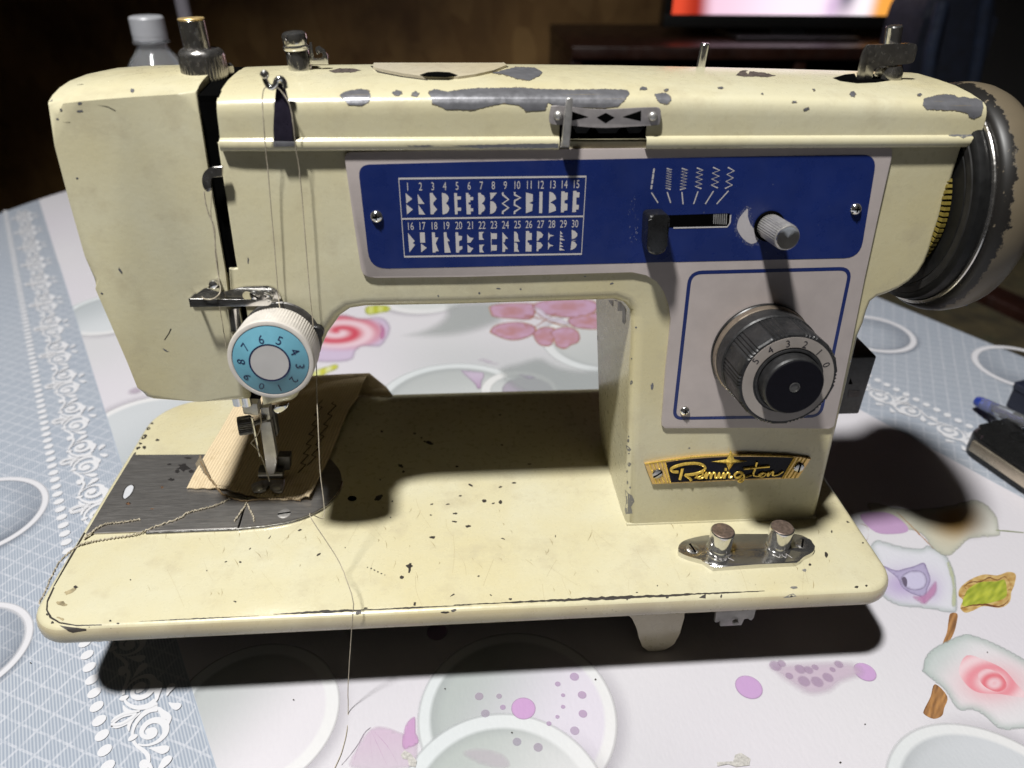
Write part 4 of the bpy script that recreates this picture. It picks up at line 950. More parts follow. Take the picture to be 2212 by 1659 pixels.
# spool pins and bobbin winder
p0 = YP(ZC(125, 390), 112); p1 = YP(ZC(150, 262), 112)
lathe("spool_pin", [(1.9, -2), (1.9, (p1-p0).length-.6), (1.5, (p1-p0).length), (0, (p1-p0).length+.1)], p0-V((0, 0, 1.0)), (p1-p0), M['chrome'], SM, 20)
WYb = 96.0
q0 = YP(ZC(1330, 470), WYb); q1 = YP(ZC(1373, 165), WYb)
bw = lathe("winder_spindle", [(4.1, -8), (4.1, 1.5), (3.2, 1.6), (3.2, (q1-q0).length-.5), (2.7, (q1-q0).length), (0, (q1-q0).length)], q0, (q1-q0), M['chrome'], SM, 28)
lb = yps(ZC, [(1130, 520), (1160, 360), (1185, 305), (1200, 290), (1290, 288), (1480, 280), (1515, 285), (1524, 310), (1500, 400), (1480, 412), (1290, 432), (1248, 440), (1240, 460), (1220, 535)], WYb-5)
prism("winder_lever", roundpoly(lb, 1.2, 3), yfr(WYb-5), -.9, 0, M['chrome_old'], bw, .2)
lb2 = yps(ZC, [(1130, 520), (1160, 360), (1185, 305), (1196, 318), (1175, 520)], WYb-5.6)
prism("winder_lever_rib", lb2, yfr(WYb-5.6), -.6, .6, M['chrome_old'], bw, .3)
lathe("winder_collar", [(5.2, 0), (5.4, 2.5), (4.6, 5.2), (0, 5.2)], YP(ZC(1330, 512), WYb-1), (q1-q0), M['chrome_old'], bw, 24)

# thread stand on the front of the cover
spd = prism("thread_stand", fpl(TP, [(1112, 780), (1130, 720), (1175, 690), (1200, 740), (1220, 810), (1250, 930), (1278, 1080), (1288, 1292), (1090, 1292), (1088, 1180), (1094, 1040), (1103, 900)], 4), FF, 3.1, 4.2, M['spade'], SM, .35)
prism("stand_base", fpl(TP, [(1085, 1294), (1300, 1297), (1302, 1345), (1088, 1350)], 4.6), FF, 2.8, 4.8, M['primer'], spd, .4)
hp = [F3(*FP(TP(*p), 5), d) for p, d in (((1002, 622), 5.5), ((1012, 690), 5.2), ((1040, 738), 5), ((1075, 752), 5), ((1108, 725), 5), ((1122, 680), 4.9), ((1160, 662), 4.6), ((1192, 700), 4.2), ((1205, 760), 4))]
tube("stand_hook", spline(hp, 5), 1.0, M['chrome'], spd, 10)
lathe("hook_tip", [(0, -1.5), (1.2, -1.0), (1.6, 0), (1.2, 1.0), (0, 1.5)], hp[0], (0, -1, .5), M['chrome'], spd, 18)
# pattern window plate and its lever
wpl = sp2(fpl(LV, [(262, 262), (290, 242), (470, 256), (640, 275), (800, 290), (1050, 299), (1300, 288), (1560, 274), (1790, 268), (1832, 282), (1855, 325), (1848, 420), (1838, 505), (1800, 528), (1640, 536), (1300, 556), (1050, 566), (800, 556), (560, 536), (400, 522), (270, 515), (236, 480), (232, 400), (250, 300)], 3.4), 2, True)
wpt = prism("window_plate", wpl, FF, 2.3, 3.3, M['alu'], SM, .3)
v_, f_ = flat([fpl(LV, q, 3.4) for q in ([(560, 328), (800, 408), (560, 462)], [(920, 415), (1052, 348), (1182, 415), (1050, 500)], [(1295, 408), (1566, 315), (1562, 470)])], FF, 3.36)
mk("plate_cutout", v_, f_, M['black'], wpt, smooth=False)
for p in ((365, 392), (1737, 402)):
    lathe("plate_rivet", [(1.75, 3.2), (1.7, 3.7), (1.3, 4.3), (.7, 4.6), (0, 4.7)], F3(*FP(LV(*p), 3.8), 0), FN, M['nickel'], wpt, 24)
plv = prism("pattern_lever", fpl(LV, [(484, 150), (500, 132), (562, 132), (576, 150), (560, 400), (528, 838), (410, 830), (450, 400)], 7), FF, 5.4, 7.0, M['nickel'], SM, .5, 3)
prism("lever_foot", fpl(LV, [(425, 790), (525, 800), (520, 850), (395, 850)], 5), FF, -1, 5.4, M['nickel'], plv, .3)

# hand wheel -------------------------------------------------------------------
WC = V((0, 88, 146.5)); ax = (V((0, 1, 0)), V((0, 0, 1)), V((1, 0, 0)))
M['wheel_paint'], nt, b = nodes('worn_wheel_paint')
p = pos(nt); sx = N(nt, 'ShaderNodeSeparateXYZ'); L(nt, p, sx.inputs[0])
nz = noise(nt, p, 210, 6, .75)
edge = math_(nt, 'SUBTRACT', math_(nt, 'MULTIPLY', math_(nt, 'SUBTRACT', .3965, sx.outputs[0]), 110.0), math_(nt, 'MULTIPLY', nz, 1.0))
msk = ramp(nt, edge, [(.02, (0, 0, 0)), (.06, (1, 1, 1))])
cc = mixc(nt, noise(nt, p, 60, 5), (.085, .07, .048), (.125, .10, .065))
cc = mixc(nt, msk, cc, mixc(nt, ramp(nt, noise(nt, p, 400, 3), [(.66, (0, 0, 0)), (.72, (1, 1, 1))]), (.010, .009, .008), (.16, .13, .09)))
L(nt, cc, b.inputs['Base Color']); b.inputs['Roughness'].default_value = .42; b.inputs['Specular IOR Level'].default_value = .3
bump(nt, b, msk, .35, .0006)
hw = lathe("hand_wheel", [(44.6, 387.0), (46.2, 387.4), (47.6, 389), (48.6, 392), (48.8, 396), (48.2, 400), (46.8, 403.5), (44.0, 406.5), (40, 408.5), (30, 409.5), (0, 410)], WC, (1, 0, 0), M['wheel_paint'], SM, 96, None, 40, ax)
lathe("wheel_flange", [(20, 379.4), (36.5, 379.8), (37.2, 380.4), (40.6, 380.2), (42.2, 380.6), (43.2, 381.4), (43.6, 383.0), (43.6, 385.0), (44.4, 385.4)], WC, (1, 0, 0), M['rubber'], hw, 96, None, 25, ax)
lathe("wheel_bright_ring", [(44.2, 385.3), (45.2, 385.5), (45.5, 385.9), (45.3, 386.4), (44.6, 387.2)], WC, (1, 0, 0), M['chrome_old'], hw, 96, None, 40, ax)
lathe("wheel_inner_groove", [(37.1, 380.1), (38.0, 379.7), (40.4, 379.8), (40.8, 380.2)], WC, (1, 0, 0), mat('wheel_groove', (.02, .019, .018), .5, 0, .4, 160, spec=.2), hw, 96, None, 25, ax)
vs = []; fs = []
nb = 84
bl_ = []
for k in range(nb):
    t = 2*pi*k/nb; t2 = 2*pi*(k+.6)/nb
    for (r, xx) in ((34.0, 360.5), (34.0, 364.5), (36.2, 364.5), (36.2, 360.5)):
        pass
    fr = lambda a, r, x: WC+V((x, r*cos(a), r*sin(a)))
    vsk = [fr(a, r, x) for a in (t, t2) for (r, x) in ((28.0, 376.4), (28.0, 379.4), (30.4, 379.0), (30.4, 376.8))]
    bl_.append((vsk, [(0, 1, 2, 3), (7, 6, 5, 4), (0, 4, 5, 1), (1, 5, 6, 2), (2, 6, 7, 3), (3, 7, 4, 0)]))
v_, f_ = join(bl_)
bt2 = mk("drive_belt_teeth", v_, f_, M['belt'], SM, smooth=False); bt2['kind'] = 'stuff'
lathe("belt_pulley", [(15, 377), (28.4, 377), (28.4, 380), (15, 380)], WC, (1, 0, 0), M['rubber'], SM, 72, None, 25, ax)
# motor terminal box behind the column
bxm = box("terminal_box", (366, 104, 20.5), (398.8, 134, 57.5), M['grey_dark'], SM, 1.2)
tri = [(YP(p, 103.9).x, YP(p, 103.9).z) for p in (ZF(1088, 790), ZF(1075, 832), ZF(1102, 832))]
v_, f_ = flat([tri], yfr(103.9), 0); mk("triangle_mark", v_, f_, M['black'], bxm, smooth=False)
prism("box_label", yps(ZF, [(1078, 868), (1150, 872), (1144, 912), (1068, 915)], 103.9), yfr(103.9), -.05, .05, mat('worn_label', (.06, .045, .04), .5, 0, .6, 500), bxm)

# ------------------------------------------------------------------ cloth under the foot
m, nt, b = nodes('tan_twill'); M['twill'] = m
at = N(nt, 'ShaderNodeAttribute', attribute_name='Col'); p = pos(nt)
tc = mixc(nt, noise(nt, p, 900, 4), (.50, .40, .255), (.62, .505, .34))
tc = mixc(nt, ramp(nt, noise(nt, p, 150, 4), [(.55, (0, 0, 0)), (.75, (.7,)*3)]), tc, (.43, .335, .20))
L(nt, mixc(nt, 1.0, tc, at.outputs['Color'], 'MULTIPLY'), b.inputs['Base Color']); b.inputs['Roughness'].default_value = .9; b.inputs['Specular IOR Level'].default_value = .15
bump(nt, b, noise(nt, p, 1800, 3), .4)
Ls = [FT(95, 1142), FT(150, 1040), FT(215, 940), FT(330, 755), FT(460, 545), FT(610, 275), (530, 850), (560, 826), (583, 822)]
Rs = [FT(1392, 1275), FT(1450, 1140), FT(1502, 1025), FT(1592, 850), FT(1690, 610), FT(1800, 335), (772, 862), (790, 820), (800, 809)]
Zs = [1.2, 1.3, 1.4, 1.5, 1.6, 2.2, 5.0, 15.0, 18.0]
rows = []
Lp = spline([BED(p, z) for p, z in zip(Ls, Zs)], 6); Rp = spline([BED(p, z) for p, z in zip(Rs, Zs)], 6)
Lp.append(Lp[-1]+V((3, 7, -9))); Rp.append(BED((835, 838), 6)); Lp.append(Lp[-1]+V((2, 4, -9))); Rp.append(BED((849, 857), .6))
NU = 210
vs = []; fs = []; cs = []
for j, (a, b) in enumerate(zip(Lp, Rp)):
    t = j/(len(Lp)-1)
    for i in range(NU+1):
        u = i/NU; q = a.lerp(b, u)
        rb_ = abs(sin(u*pi*42)); z = .42*rb_; g_ = .76+.28*rb_; cs.append((g_, g_, g_, 1))  # shade in the valleys between ribs is put into the vertex colour
        z += (1.3*sin(2.3*pi*u+.8)+.6*sin(5*pi*u))*sin(pi*min(1, t*1.2+.12))*min(1, .15+1.6*t)+.6
        z += 2.4*exp(-((u-.98)/.05)**2)*exp(-(t/.10)**2) + .9*exp(-(u/.05)**2)*(1-exp(-(t/.2)**2))*(1 if t < .6 else .3)
        z += 1.6*exp(-((u-.30)/.10)**2)*exp(-(t/.07)**2)
        if t < .05: q = q + V((0, 1.5*sin(u*7)+.3*sin(u*61), 0))
        vs.append(q+V((0, 0, z)))
for j in range(len(Lp)-1):
    for i in range(NU):
        a = j*(NU+1)+i; fs.append((a, a+1, a+NU+2, a+NU+1))
fab = mk("fabric_strip", vs, fs, M['twill'], None, 80, cols=cs)
tag(fab, "tan ribbed twill strip held under the presser foot", "fabric")
md = fab.modifiers.new("thickness", 'SOLIDIFY'); md.thickness = -.0007; md.offset = 1
for k, (p, q, nn) in enumerate((((1300, 950), (1560, 40), 18), ((1400, 870), (1720, 60), 15))):
    pts = []
    for i in range(nn+1):
        t = i/nn; x = p[0]+(q[0]-p[0])*t+(34 if i % 2 else -34); y = p[1]+(q[1]-p[1])*t+(-18 if i % 2 else 18)
        pts.append(BED(FT(x, y), 3.5+1.3*sin(pi*t)))
    v_, f_ = tube_geo(pts, .3, 5); mk("zigzag_stitch", v_, f_, M['thread_dark'], fab)
def wob(pts, a): return [p+V((random.uniform(-a, a), random.uniform(-a, a), abs(random.uniform(0, a)))) for p in pts]
seam = spline([BED(FT(*p), z) for p, z in (((235, 792), 4), ((262, 890), 4.5), ((330, 1010), 4), ((400, 1105), 3), ((460, 1178), 2.2), ((560, 1230), 1.6), ((690, 1262), 1.4), ((860, 1252), 1.4), ((1000, 1242), 1.5), ((1150, 1238), 1.8), ((1300, 1262), 1.5))], 8)
v_, f_ = tube_geo(wob(seam, .25), .5, 6); mk("raw_edge", v_, f_, mat('frayed_edge', (.24, .165, .085), .9, 0, .5, 1500), fab)
flp = [BED(FT(*p), z) for p, z in (((186, 872), 2.2), ((236, 786), 6), ((300, 930), 5), ((345, 1010), 4), ((262, 985), 2.2), ((205, 932), 2.2))]
mk("folded_corner", flp, [(0, 1, 2, 3, 4, 5)], mat('twill_back', (.22, .18, .12), .9, 0, .3, 900), fab, smooth=False)

# ------------------------------------------------------------------ loose threads (each one a thing)
def thread(name, pts, r, label, m=None, k=6, wobble=.06, group="loose sewing threads"):
    v, f = tube_geo(wob(spline(pts, k), wobble), r, 6)
    o = mk(name, v, f, m or M['thread'], None, 60)
    tag(o, label, "thread", group)
    return o
def fd(z, p, d): return F3(*FP(z(*p), d), d)
thread("sewing_thread", [fd(TP, p, d) for p, d in (((1128, 752), 5.5), ((1175, 800), 5.5), ((1230, 880), 6), ((1262, 960), 6), ((1292, 1150), 6), ((1320, 1400), 5), ((1358, 1659), 4.5))]
  + [fd(ZD, p, d) for p, d in (((2005, 215), 4), ((2027, 430), 4), ((2050, 680), 6))]
  + [YP(ZD(2052, 850), 40), YP(ZD(2064, 1150), 30), YP(ZD(2075, 1400), 25), YP(ZD(2100, 1690), 18), YP(ZH(-205, 20), 10), YP((728, 1205), 5), YP((752, 1262), -2.0), YP((763, 1300), -5.5), YP((762, 1330), -5.6), YP((757, 1400), -6), YP((752, 1480), -8), TBL((752, 1540), .6), TBL((749, 1580), .5), TBL((736, 1630), .5), TBL((716, 1672), .5)], .2,
  "long ecru thread hanging from the top guide over the front edge of the bed")
thread("sewing_thread", [fd(TP, p, d) for p, d in (((1062, 752), 5.5), ((1008, 750), 5.5), ((985, 800), 5.5), ((977, 900), 5.5), ((990, 1100), 6), ((1012, 1380), 5), ((1040, 1659), 4))]
  + [fd(TN, p, d) for p, d in (((1168, 180), 3), ((1192, 395), 6), ((1198, 470), 6))], .2, "thin thread running from the top guide down to the white tension dial")
thread("sewing_thread", [fd(ZA, p, 4.6) for p in ((1322, 1240), (1330, 1300), (1348, 1375), (1388, 1480), (1396, 1640))] + [fd(TN, p, d) for p, d in (((482, 60), 5), ((496, 200), 6.5), ((440, 272), 8.8), ((370, 296), 9), ((305, 285), 8.8), ((280, 262), 8.4))], .24, "curled thread looped round the ball pin beside the folded guide")
thread("sewing_thread", [fd(ZA, p, 4.6) for p in ((1372, 1240), (1366, 1380), (1385, 1500), (1405, 1659))] + [fd(TN, p, d) for p, d in (((492, 150), 4), ((490, 380), 4), ((520, 560), 2.5), ((568, 870), 2.5))], .16, "fine thread hanging from the take-up lever along the head seam")
thread("sewing_thread", [YP(FT(848, 250), NY-12), YP(FT(862, 330), NY-13), YP(FT(878, 430), NY-13), YP(FT(855, 540), NY-13), YP(FT(800, 620), NY-13), YP(FT(768, 652), NY-13)], .26, "thread kinked in front of the needle", k=5)
thread("sewing_thread", [YP(FT(768, 652), NY-13), YP(FT(835, 718), NY-12), YP(FT(885, 810), NY-11), YP(FT(935, 950), NY-11), YP(FT(968, 1058), NY-11)], .26, "thread leading down to the slot of the presser foot", k=5)
def plait(pts, amp):
    s = spline(pts, 12); o = []
    for i, p in enumerate(s): o.append(p+V((random.uniform(-.2, .2), amp*(1 if i % 2 else -1), .25*(1 if i % 3 else -1))))
    return o
for nm, pts, lab in (("a", [BED(FT(545, 1242), 1.4), BED(FT(400, 1312), 1.5), BED(FT(250, 1352), 1.5), BED(FT(100, 1392), 1.5), BED(ZG(1160, 42), 1.5), BED(ZG(1000, 98), 1.4), BED(ZG(880, 145), 1.0), BED(ZG(740, 168), .6), BED(ZG(600, 192), .6), BED(ZG(528, 212), .6), YP(ZG(450, 262), 44), YP(ZG(380, 335), 43), YP(ZG(330, 430), 42), YP(ZG(292, 520), 41), YP(ZG(255, 592), 40)], "long twisted thread tail trailing off the left edge of the bed"),
    ("b", [BED(ZG(905, 48), 1.5), BED(ZG(800, 66), 1.5), BED(ZG(690, 78), 1.5), BED(ZG(630, 105), 1.5), BED(ZG(585, 140), 1.4), BED(ZG(545, 172), .8)], "short twisted thread tail lying on the steel slide plate")):
    v_, f_ = tube_geo(plait(pts, .42), .42, 5); tag(mk("thread_tail", v_, f_, M['thread'], None, 70), lab, "thread", "loose sewing threads")
for pts, lab in (([BED(FT(725, 1285), 1.5), BED(FT(700, 1330), 1.6), BED(FT(650, 1400), 1.6), BED(FT(600, 1472), 1.6)], "frayed thread end on the plate seam"), ([BED(FT(735, 1300), 1.5), BED(FT(770, 1380), 1.6), BED(FT(795, 1425), 1.6), BED(FT(805, 1472), 1.6)], "frayed thread end pointing at the plate screw")):
    v_, f_ = tube_geo(plait(pts, .3), .34, 5); tag(mk("thread_tail", v_, f_, M['thread'], None, 70), lab, "thread", "loose sewing threads")
# ------------------------------------------------------------------ table and printed cloth
U1 = V((-.48, .877, 0)).normalized(); U2 = V((U1.y, -U1.x, 0))      # along the border, across it
KT = (EYE.z-TZ)/(EYE.z+50.0)                # print sizes were measured for a table 50 mm below the bed
_ea, _eb = EYE.dot(U2), EYE.dot(U1)
def ab(a, b, z=0.0): return U2*(_ea+(a-_ea)*KT)+U1*(_eb+(b-_eb)*KT)+V((0, 0, TZ+z))
def toab(p): return (_ea+(p.dot(U2)-_ea)/KT, _eb+(p.dot(U1)-_eb)/KT)
A0, A1 = -129.0, 700.0
def outline(e=0.0, n=64):
    o = []; am = (A0+A1)/2; w = (A1-A0)/2+e
    for k in range(n+1):
        t = pi*k/n; o.append((am+w*cos(t), 450+(428+e)*sin(t)))
    o += [(am-w, 450-70*j) for j in range(1, 14)]
    for k in range(n//2+1):
        t = pi+pi*k/(n//2); o.append((am+w*cos(t), -480+(300+e)*sin(t)))
    o += [(am+w, -480+70*j) for j in range(1, 13)]
    return o
TB_ = empty("table", ab(285, 0, -700), "dining table hidden under the printed cloth", "table")
M['wood_dark'] = mat('dark_wood', (.05, .025, .014), .5, 0, .4, 40)
solid("table_top", [[ab(a, b, -26) for a, b in outline(-4)], [ab(a, b, -1.2) for a, b in outline(-4)]], M['wood_dark'], TB_)
for a, b in ((-60, 560), (630, 560), (-60, -560), (630, -560)):
    q = ab(a, b, 0); box("leg", (q.x-28, q.y-28, -750), (q.x+28, q.y+28, TZ-26), M['wood_dark'], TB_, 4)

# border cloth: pale denim blue with fine ribs and a white lattice
m, nt, b = nodes('border_cloth'); M['border'] = m
p = pos(nt); sx = N(nt, 'ShaderNodeSeparateXYZ'); L(nt, p, sx.inputs[0])
def dirval(n): return math_(nt, 'ADD', math_(nt, 'MULTIPLY', sx.outputs[0], n[0]), math_(nt, 'MULTIPLY', sx.outputs[1], n[1]))
wn = noise(nt, p, 60, 2)
def lines(n, pitch, w, soft, wob_=.0):
    d = math_(nt, 'MULTIPLY', dirval(n), 1/pitch)
    if wob_: d = math_(nt, 'ADD', d, math_(nt, 'MULTIPLY', wn, wob_))
    f = math_(nt, 'ABSOLUTE', math_(nt, 'SUBTRACT', math_(nt, 'FRACT', d), .5))
    return ramp(nt, f, [(w, (1, 1, 1)), (w+soft, (0, 0, 0))])
def pdir(z, a, b):
    q = TBL(z(*b))-TBL(z(*a)); q.z = 0; q.normalize(); return (-q.y, q.x)
n1 = pdir(SC, (500, 900), (850, 560)); n2 = pdir(SC, (0, 470), (420, 640)); n3 = pdir(SC, (1260, 520), (1400, 1100))
basec = mixc(nt, ramp(nt, noise(nt, p, 9, 3), [(.3, (0, 0, 0)), (.7, (1, 1, 1))]), (.315, .345, .392), (.355, .38, .415))
basec = mixc(nt, lines(n3, .00135, .20, .14, .10), basec, (.235, .265, .318))
brk_ = ramp(nt, noise(nt, p, 420, 3), [(.40, (0, 0, 0)), (.56, (1, 1, 1))])
lat = math_(nt, 'MAXIMUM', lines(n1, .0092, .045, .035, .12), lines(n2, .0088, .045, .035, .12))
lat = math_(nt, 'MULTIPLY', lat, math_(nt, 'ADD', math_(nt, 'MULTIPLY', brk_, .34), .16))
basec = mixc(nt, lat, basec, (.50, .505, .54))
L(nt, basec, b.inputs['Base Color']); b.inputs['Roughness'].default_value = .42
b.inputs['Specular IOR Level'].default_value = .4
def leather(nt, b, st):
    v = N(nt, 'ShaderNodeTexVoronoi', feature='SMOOTH_F1'); v.inputs['Scale'].default_value = 620
    mpn = N(nt, 'ShaderNodeMapping'); mpn.inputs['Rotation'].default_value = (0, 0, .6); mpn.inputs['Scale'].default_value = (1, .55, 1)
    L(nt, pos(nt), mpn.inputs['Vector']); L(nt, mpn.outputs[0], v.inputs['Vector'])
    bump(nt, b, math_(nt, 'ADD', v.outputs['Distance'], math_(nt, 'ADD', math_(nt, 'MULTIPLY', noise(nt, pos(nt), 25, 2), 1.2), math_(nt, 'MULTIPLY', noise(nt, pos(nt), 5, 2), 22.0))), st, .0005)
leather(nt, b, .16)
# printed vinyl: the colour is stored with the print
m, nt, b = nodes('printed_cloth'); M['print'] = m
at = N(nt, 'ShaderNodeAttribute', attribute_name='Col')
gr = noise(nt, pos(nt), 700, 3)
L(nt, mixc(nt, math_(nt, 'MULTIPLY', gr, .10), at.outputs['Color'], (.32, .32, .33)), b.inputs['Base Color'])
b.inputs['Roughness'].default_value = .40; b.inputs['Specular IOR Level'].default_value = .4
leather(nt, b, .16)
tr = N(nt, 'ShaderNodeBsdfTransparent'); mx = N(nt, 'ShaderNodeMixShader')
L(nt, at.outputs['Alpha'], mx.inputs[0]); L(nt, tr.outputs[0], mx.inputs[1]); L(nt, b.outputs[0], mx.inputs[2])
L(nt, mx.outputs[0], nt.nodes['Material Output'].inputs[0])

# the cloth itself: flat top, rounded edge, hanging skirt
lp = [[ab(a, b, z) for a, b in outline(e)] for e, z in ((26, -215), (17, -150), (11, -90), (7, -40), (5.5, -14), (3.5, -5), (1, -1.4), (-4, 0))]
CLO = solid("tablecloth", lp, M['border'], None, cap0=False, ang=60)
tag(CLO, "patterned vinyl tablecloth with blue scroll borders, rings and flowers", "tablecloth")

K = .63
def C(r, g, b, a=1.0): q = lin(r, g, b); return (q[0]*K, q[1]*K, q[2]*K, a)
def cl(a, b, t): t = max(0, min(1, t)); return tuple(x+(y-x)*t for x, y in zip(a, b))
def sm(a, b, x): t = max(0, min(1, (x-a)/(b-a))); return t*t*(3-2*t)
LAY = [.12]
def lay(): LAY[0] += .006; return LAY[0]
WHITE = C(232, 229, 234); GREY = C(196, 201, 200); LILAC = C(214, 200, 222)
def field():
    # white middle of the cloth between the two borders, with broad soft grey clouds in the print
    a0, a1, b0, b1 = 48.0, 513.0, -330.0, 868.0
    blobs = [(TBL((1150, 1130)), 0, 0, C(255, 255, 255))]
    cl_ = [((650, 60), 90, .6), ((1290, 470), 90, .5)]
    na, nb = 100, 240; vs = []; cs = []; fs = []
    z = lay()
    soft = [(170, 300, 55, .55), (255, 265, 60, .8), (130, 40, 45, .45), (60, -35, 40, .35), (300, 20, 90, .12), (250, -60, 40, .3), (330, -10, 60, -.1), (360, 60, 70, .15), (380, 120, 50, .3), (-50, 190, 40, .5), (-130, 340, 60, .3)]
    am, w = (A0+A1)/2, (A1-A0)/2-4
    for j in range(nb+1):
        for i in range(na+1):
            a = a0+(a1-a0)*i/na; b = b0+(b1-b0)*j/nb
            lim = 450+424*sqrt(max(0, 1-((a-am)/w)**2)); b = min(b, lim)
            q = ab(a, b, z); vs.append(q)
            g = 0; l = 0
            for (x, y, r, k) in soft: g += k*exp(-((q.x-x)**2+(q.y-y)**2)/(r*r))
            l = .5+.5*sin(q.x*.031+q.y*.017)*sin(q.y*.027-q.x*.011)
            c = cl(WHITE, GREY, min(.9, max(0, g))); c = cl(c, LILAC, .16*l)
            cs.append(c)
    for j in range(nb):
        for i in range(na):
            k = j*(na+1)+i; fs.append((k, k+1, k+na+2, k+na+1))
    o = mk("white_field", vs, fs, M['print'], CLO, cols=cs, smooth=False)
    v_, f_ = join([strip([(a, -330), (a, 560)], .7, lambda x, y, d: ab(x, y, d), z+.006) for a in (a0, a1)])
    mk("border_seam_line", v_, f_, M['seam'], CLO, smooth=False)
M['seam'] = mat('seam_line', (.40, .45, .53), .45, 0, .1)
field()
def polar(name, c, R, col, nr=14, nt_=72, shape=None, r0=0.0, clip=None):
    """printed motif; col(r, t) -> colour; shape(t) -> outline factor"""
    z = lay(); vs = []; cs = []; fs = []
    for i in range(nr+1):
        r = r0+(1-r0)*i/nr
        for k in range(nt_):
            t = 2*pi*k/nt_; rr = R*r*(shape(t) if shape else 1)
            q = V((c.x+rr*cos(t), c.y+rr*sin(t), TZ+z))
            if clip:
                A, B = toab(q); A = max(clip[0], min(clip[1], A)); q = ab(A, B, z)
            vs.append(q); cs.append(col(r, t))
    for i in range(nr):
        for k in range(nt_):
            j = (k+1) % nt_; fs.append((i*nt_+k, i*nt_+j, (i+1)*nt_+j, (i+1)*nt_+k))
    return mk(name, vs, fs, M['print'], CLO, cols=cs, smooth=False)
FLD = (48.4, 512.6)
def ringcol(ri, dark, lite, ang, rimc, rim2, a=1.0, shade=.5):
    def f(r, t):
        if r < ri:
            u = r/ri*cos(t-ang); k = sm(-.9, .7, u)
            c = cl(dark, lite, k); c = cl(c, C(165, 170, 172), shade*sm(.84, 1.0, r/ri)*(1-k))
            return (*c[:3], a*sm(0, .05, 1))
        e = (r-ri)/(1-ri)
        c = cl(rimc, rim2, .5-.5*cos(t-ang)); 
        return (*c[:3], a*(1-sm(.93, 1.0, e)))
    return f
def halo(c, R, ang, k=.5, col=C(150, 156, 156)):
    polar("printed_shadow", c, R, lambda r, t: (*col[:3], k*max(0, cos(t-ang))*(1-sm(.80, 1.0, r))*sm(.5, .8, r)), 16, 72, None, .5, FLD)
def W2(x, y): return V((EYE.x+(x-EYE.x)*KT, EYE.y+(y-EYE.y)*KT, TZ))
RIM, RIM2 = C(240, 239, 240), C(226, 231, 233)
# rings lying in the white field (world millimetres)
for (x, y, R, ri, ang, dk, lt) in (
    (84, -12, 39, .82, -.6, C(190, 194, 194), C(232, 228, 234)),
    (201, -19, 45.5, .85, -.5, C(186, 193, 191), C(230, 224, 236)),
    (192, -62, 45, .84, -.6, C(188, 195, 192), C(226, 226, 228)),
    (388, -78, 44, .86, .2, C(200, 204, 208), C(214, 217, 222)),
    (175, 231, 62, .86, -1.2, C(192, 196, 196), C(226, 228, 228)),
    (300, 322, 54, .84, 1.7, C(196, 200, 200), C(214, 216, 216)),
    (145, 425, 46, .80, -2.2, C(222, 226, 224), C(226, 229, 228)),
    (-35, 210, 46, .86, 2.4, C(192, 198, 202), C(212, 216, 220)),
    (0, 160, 40, .84, -.5, C(206, 210, 214), C(226, 229, 232)),
    (-130, 395, 44, .84, -.7, C(196, 202, 206), C(224, 228, 232))):
    c = W2(x, y)
    halo(c, R*1.18, ang, .34, C(186, 180, 192))
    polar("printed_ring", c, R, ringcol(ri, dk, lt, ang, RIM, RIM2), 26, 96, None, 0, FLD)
polar("printed_ring", W2(223, 248), 30, lambda r, t: (*C(238, 238, 238)[:3], sm(.72, .76, r)*(1-sm(.96, 1, r))), 26, 72, None, .6, FLD)
polar("printed_disc", W2(229, 248), 20, lambda r, t: (*C(178, 170, 184)[:3], 1-sm(.92, 1, r)), 10, 60, None, 0, FLD)
# rings on the blue borders
for (x, y, R, ri, ang) in ((-62, 30, 31.5, .86, 2.6), (-104, 128, 37, .87, 2.4), (537, 325, 36, .83, 2.9), (630, 262, 37.5, .84, .3)):
    c = W2(x, y)
    def f(r, t, ri=ri, ang=ang):
        if r < ri:
            k = sm(.2, 1.0, r/ri)*(.5+.5*cos(t-ang+2.6)); return (*C(130, 138, 152)[:3], .26*k)
        e = (r-ri)/(1-ri); th = .62+.38*cos(t-ang)
        return (*C(232, 231, 236)[:3], sm(0, .10, e)*(1-sm(.93, 1, e)))
    def sh(t, ang=ang): return 1+.05*cos(t-ang+pi)
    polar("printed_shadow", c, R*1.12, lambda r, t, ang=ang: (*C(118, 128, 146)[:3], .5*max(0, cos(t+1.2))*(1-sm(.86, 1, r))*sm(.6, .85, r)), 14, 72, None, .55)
    polar("printed_ring", c, R, f, 30, 96)
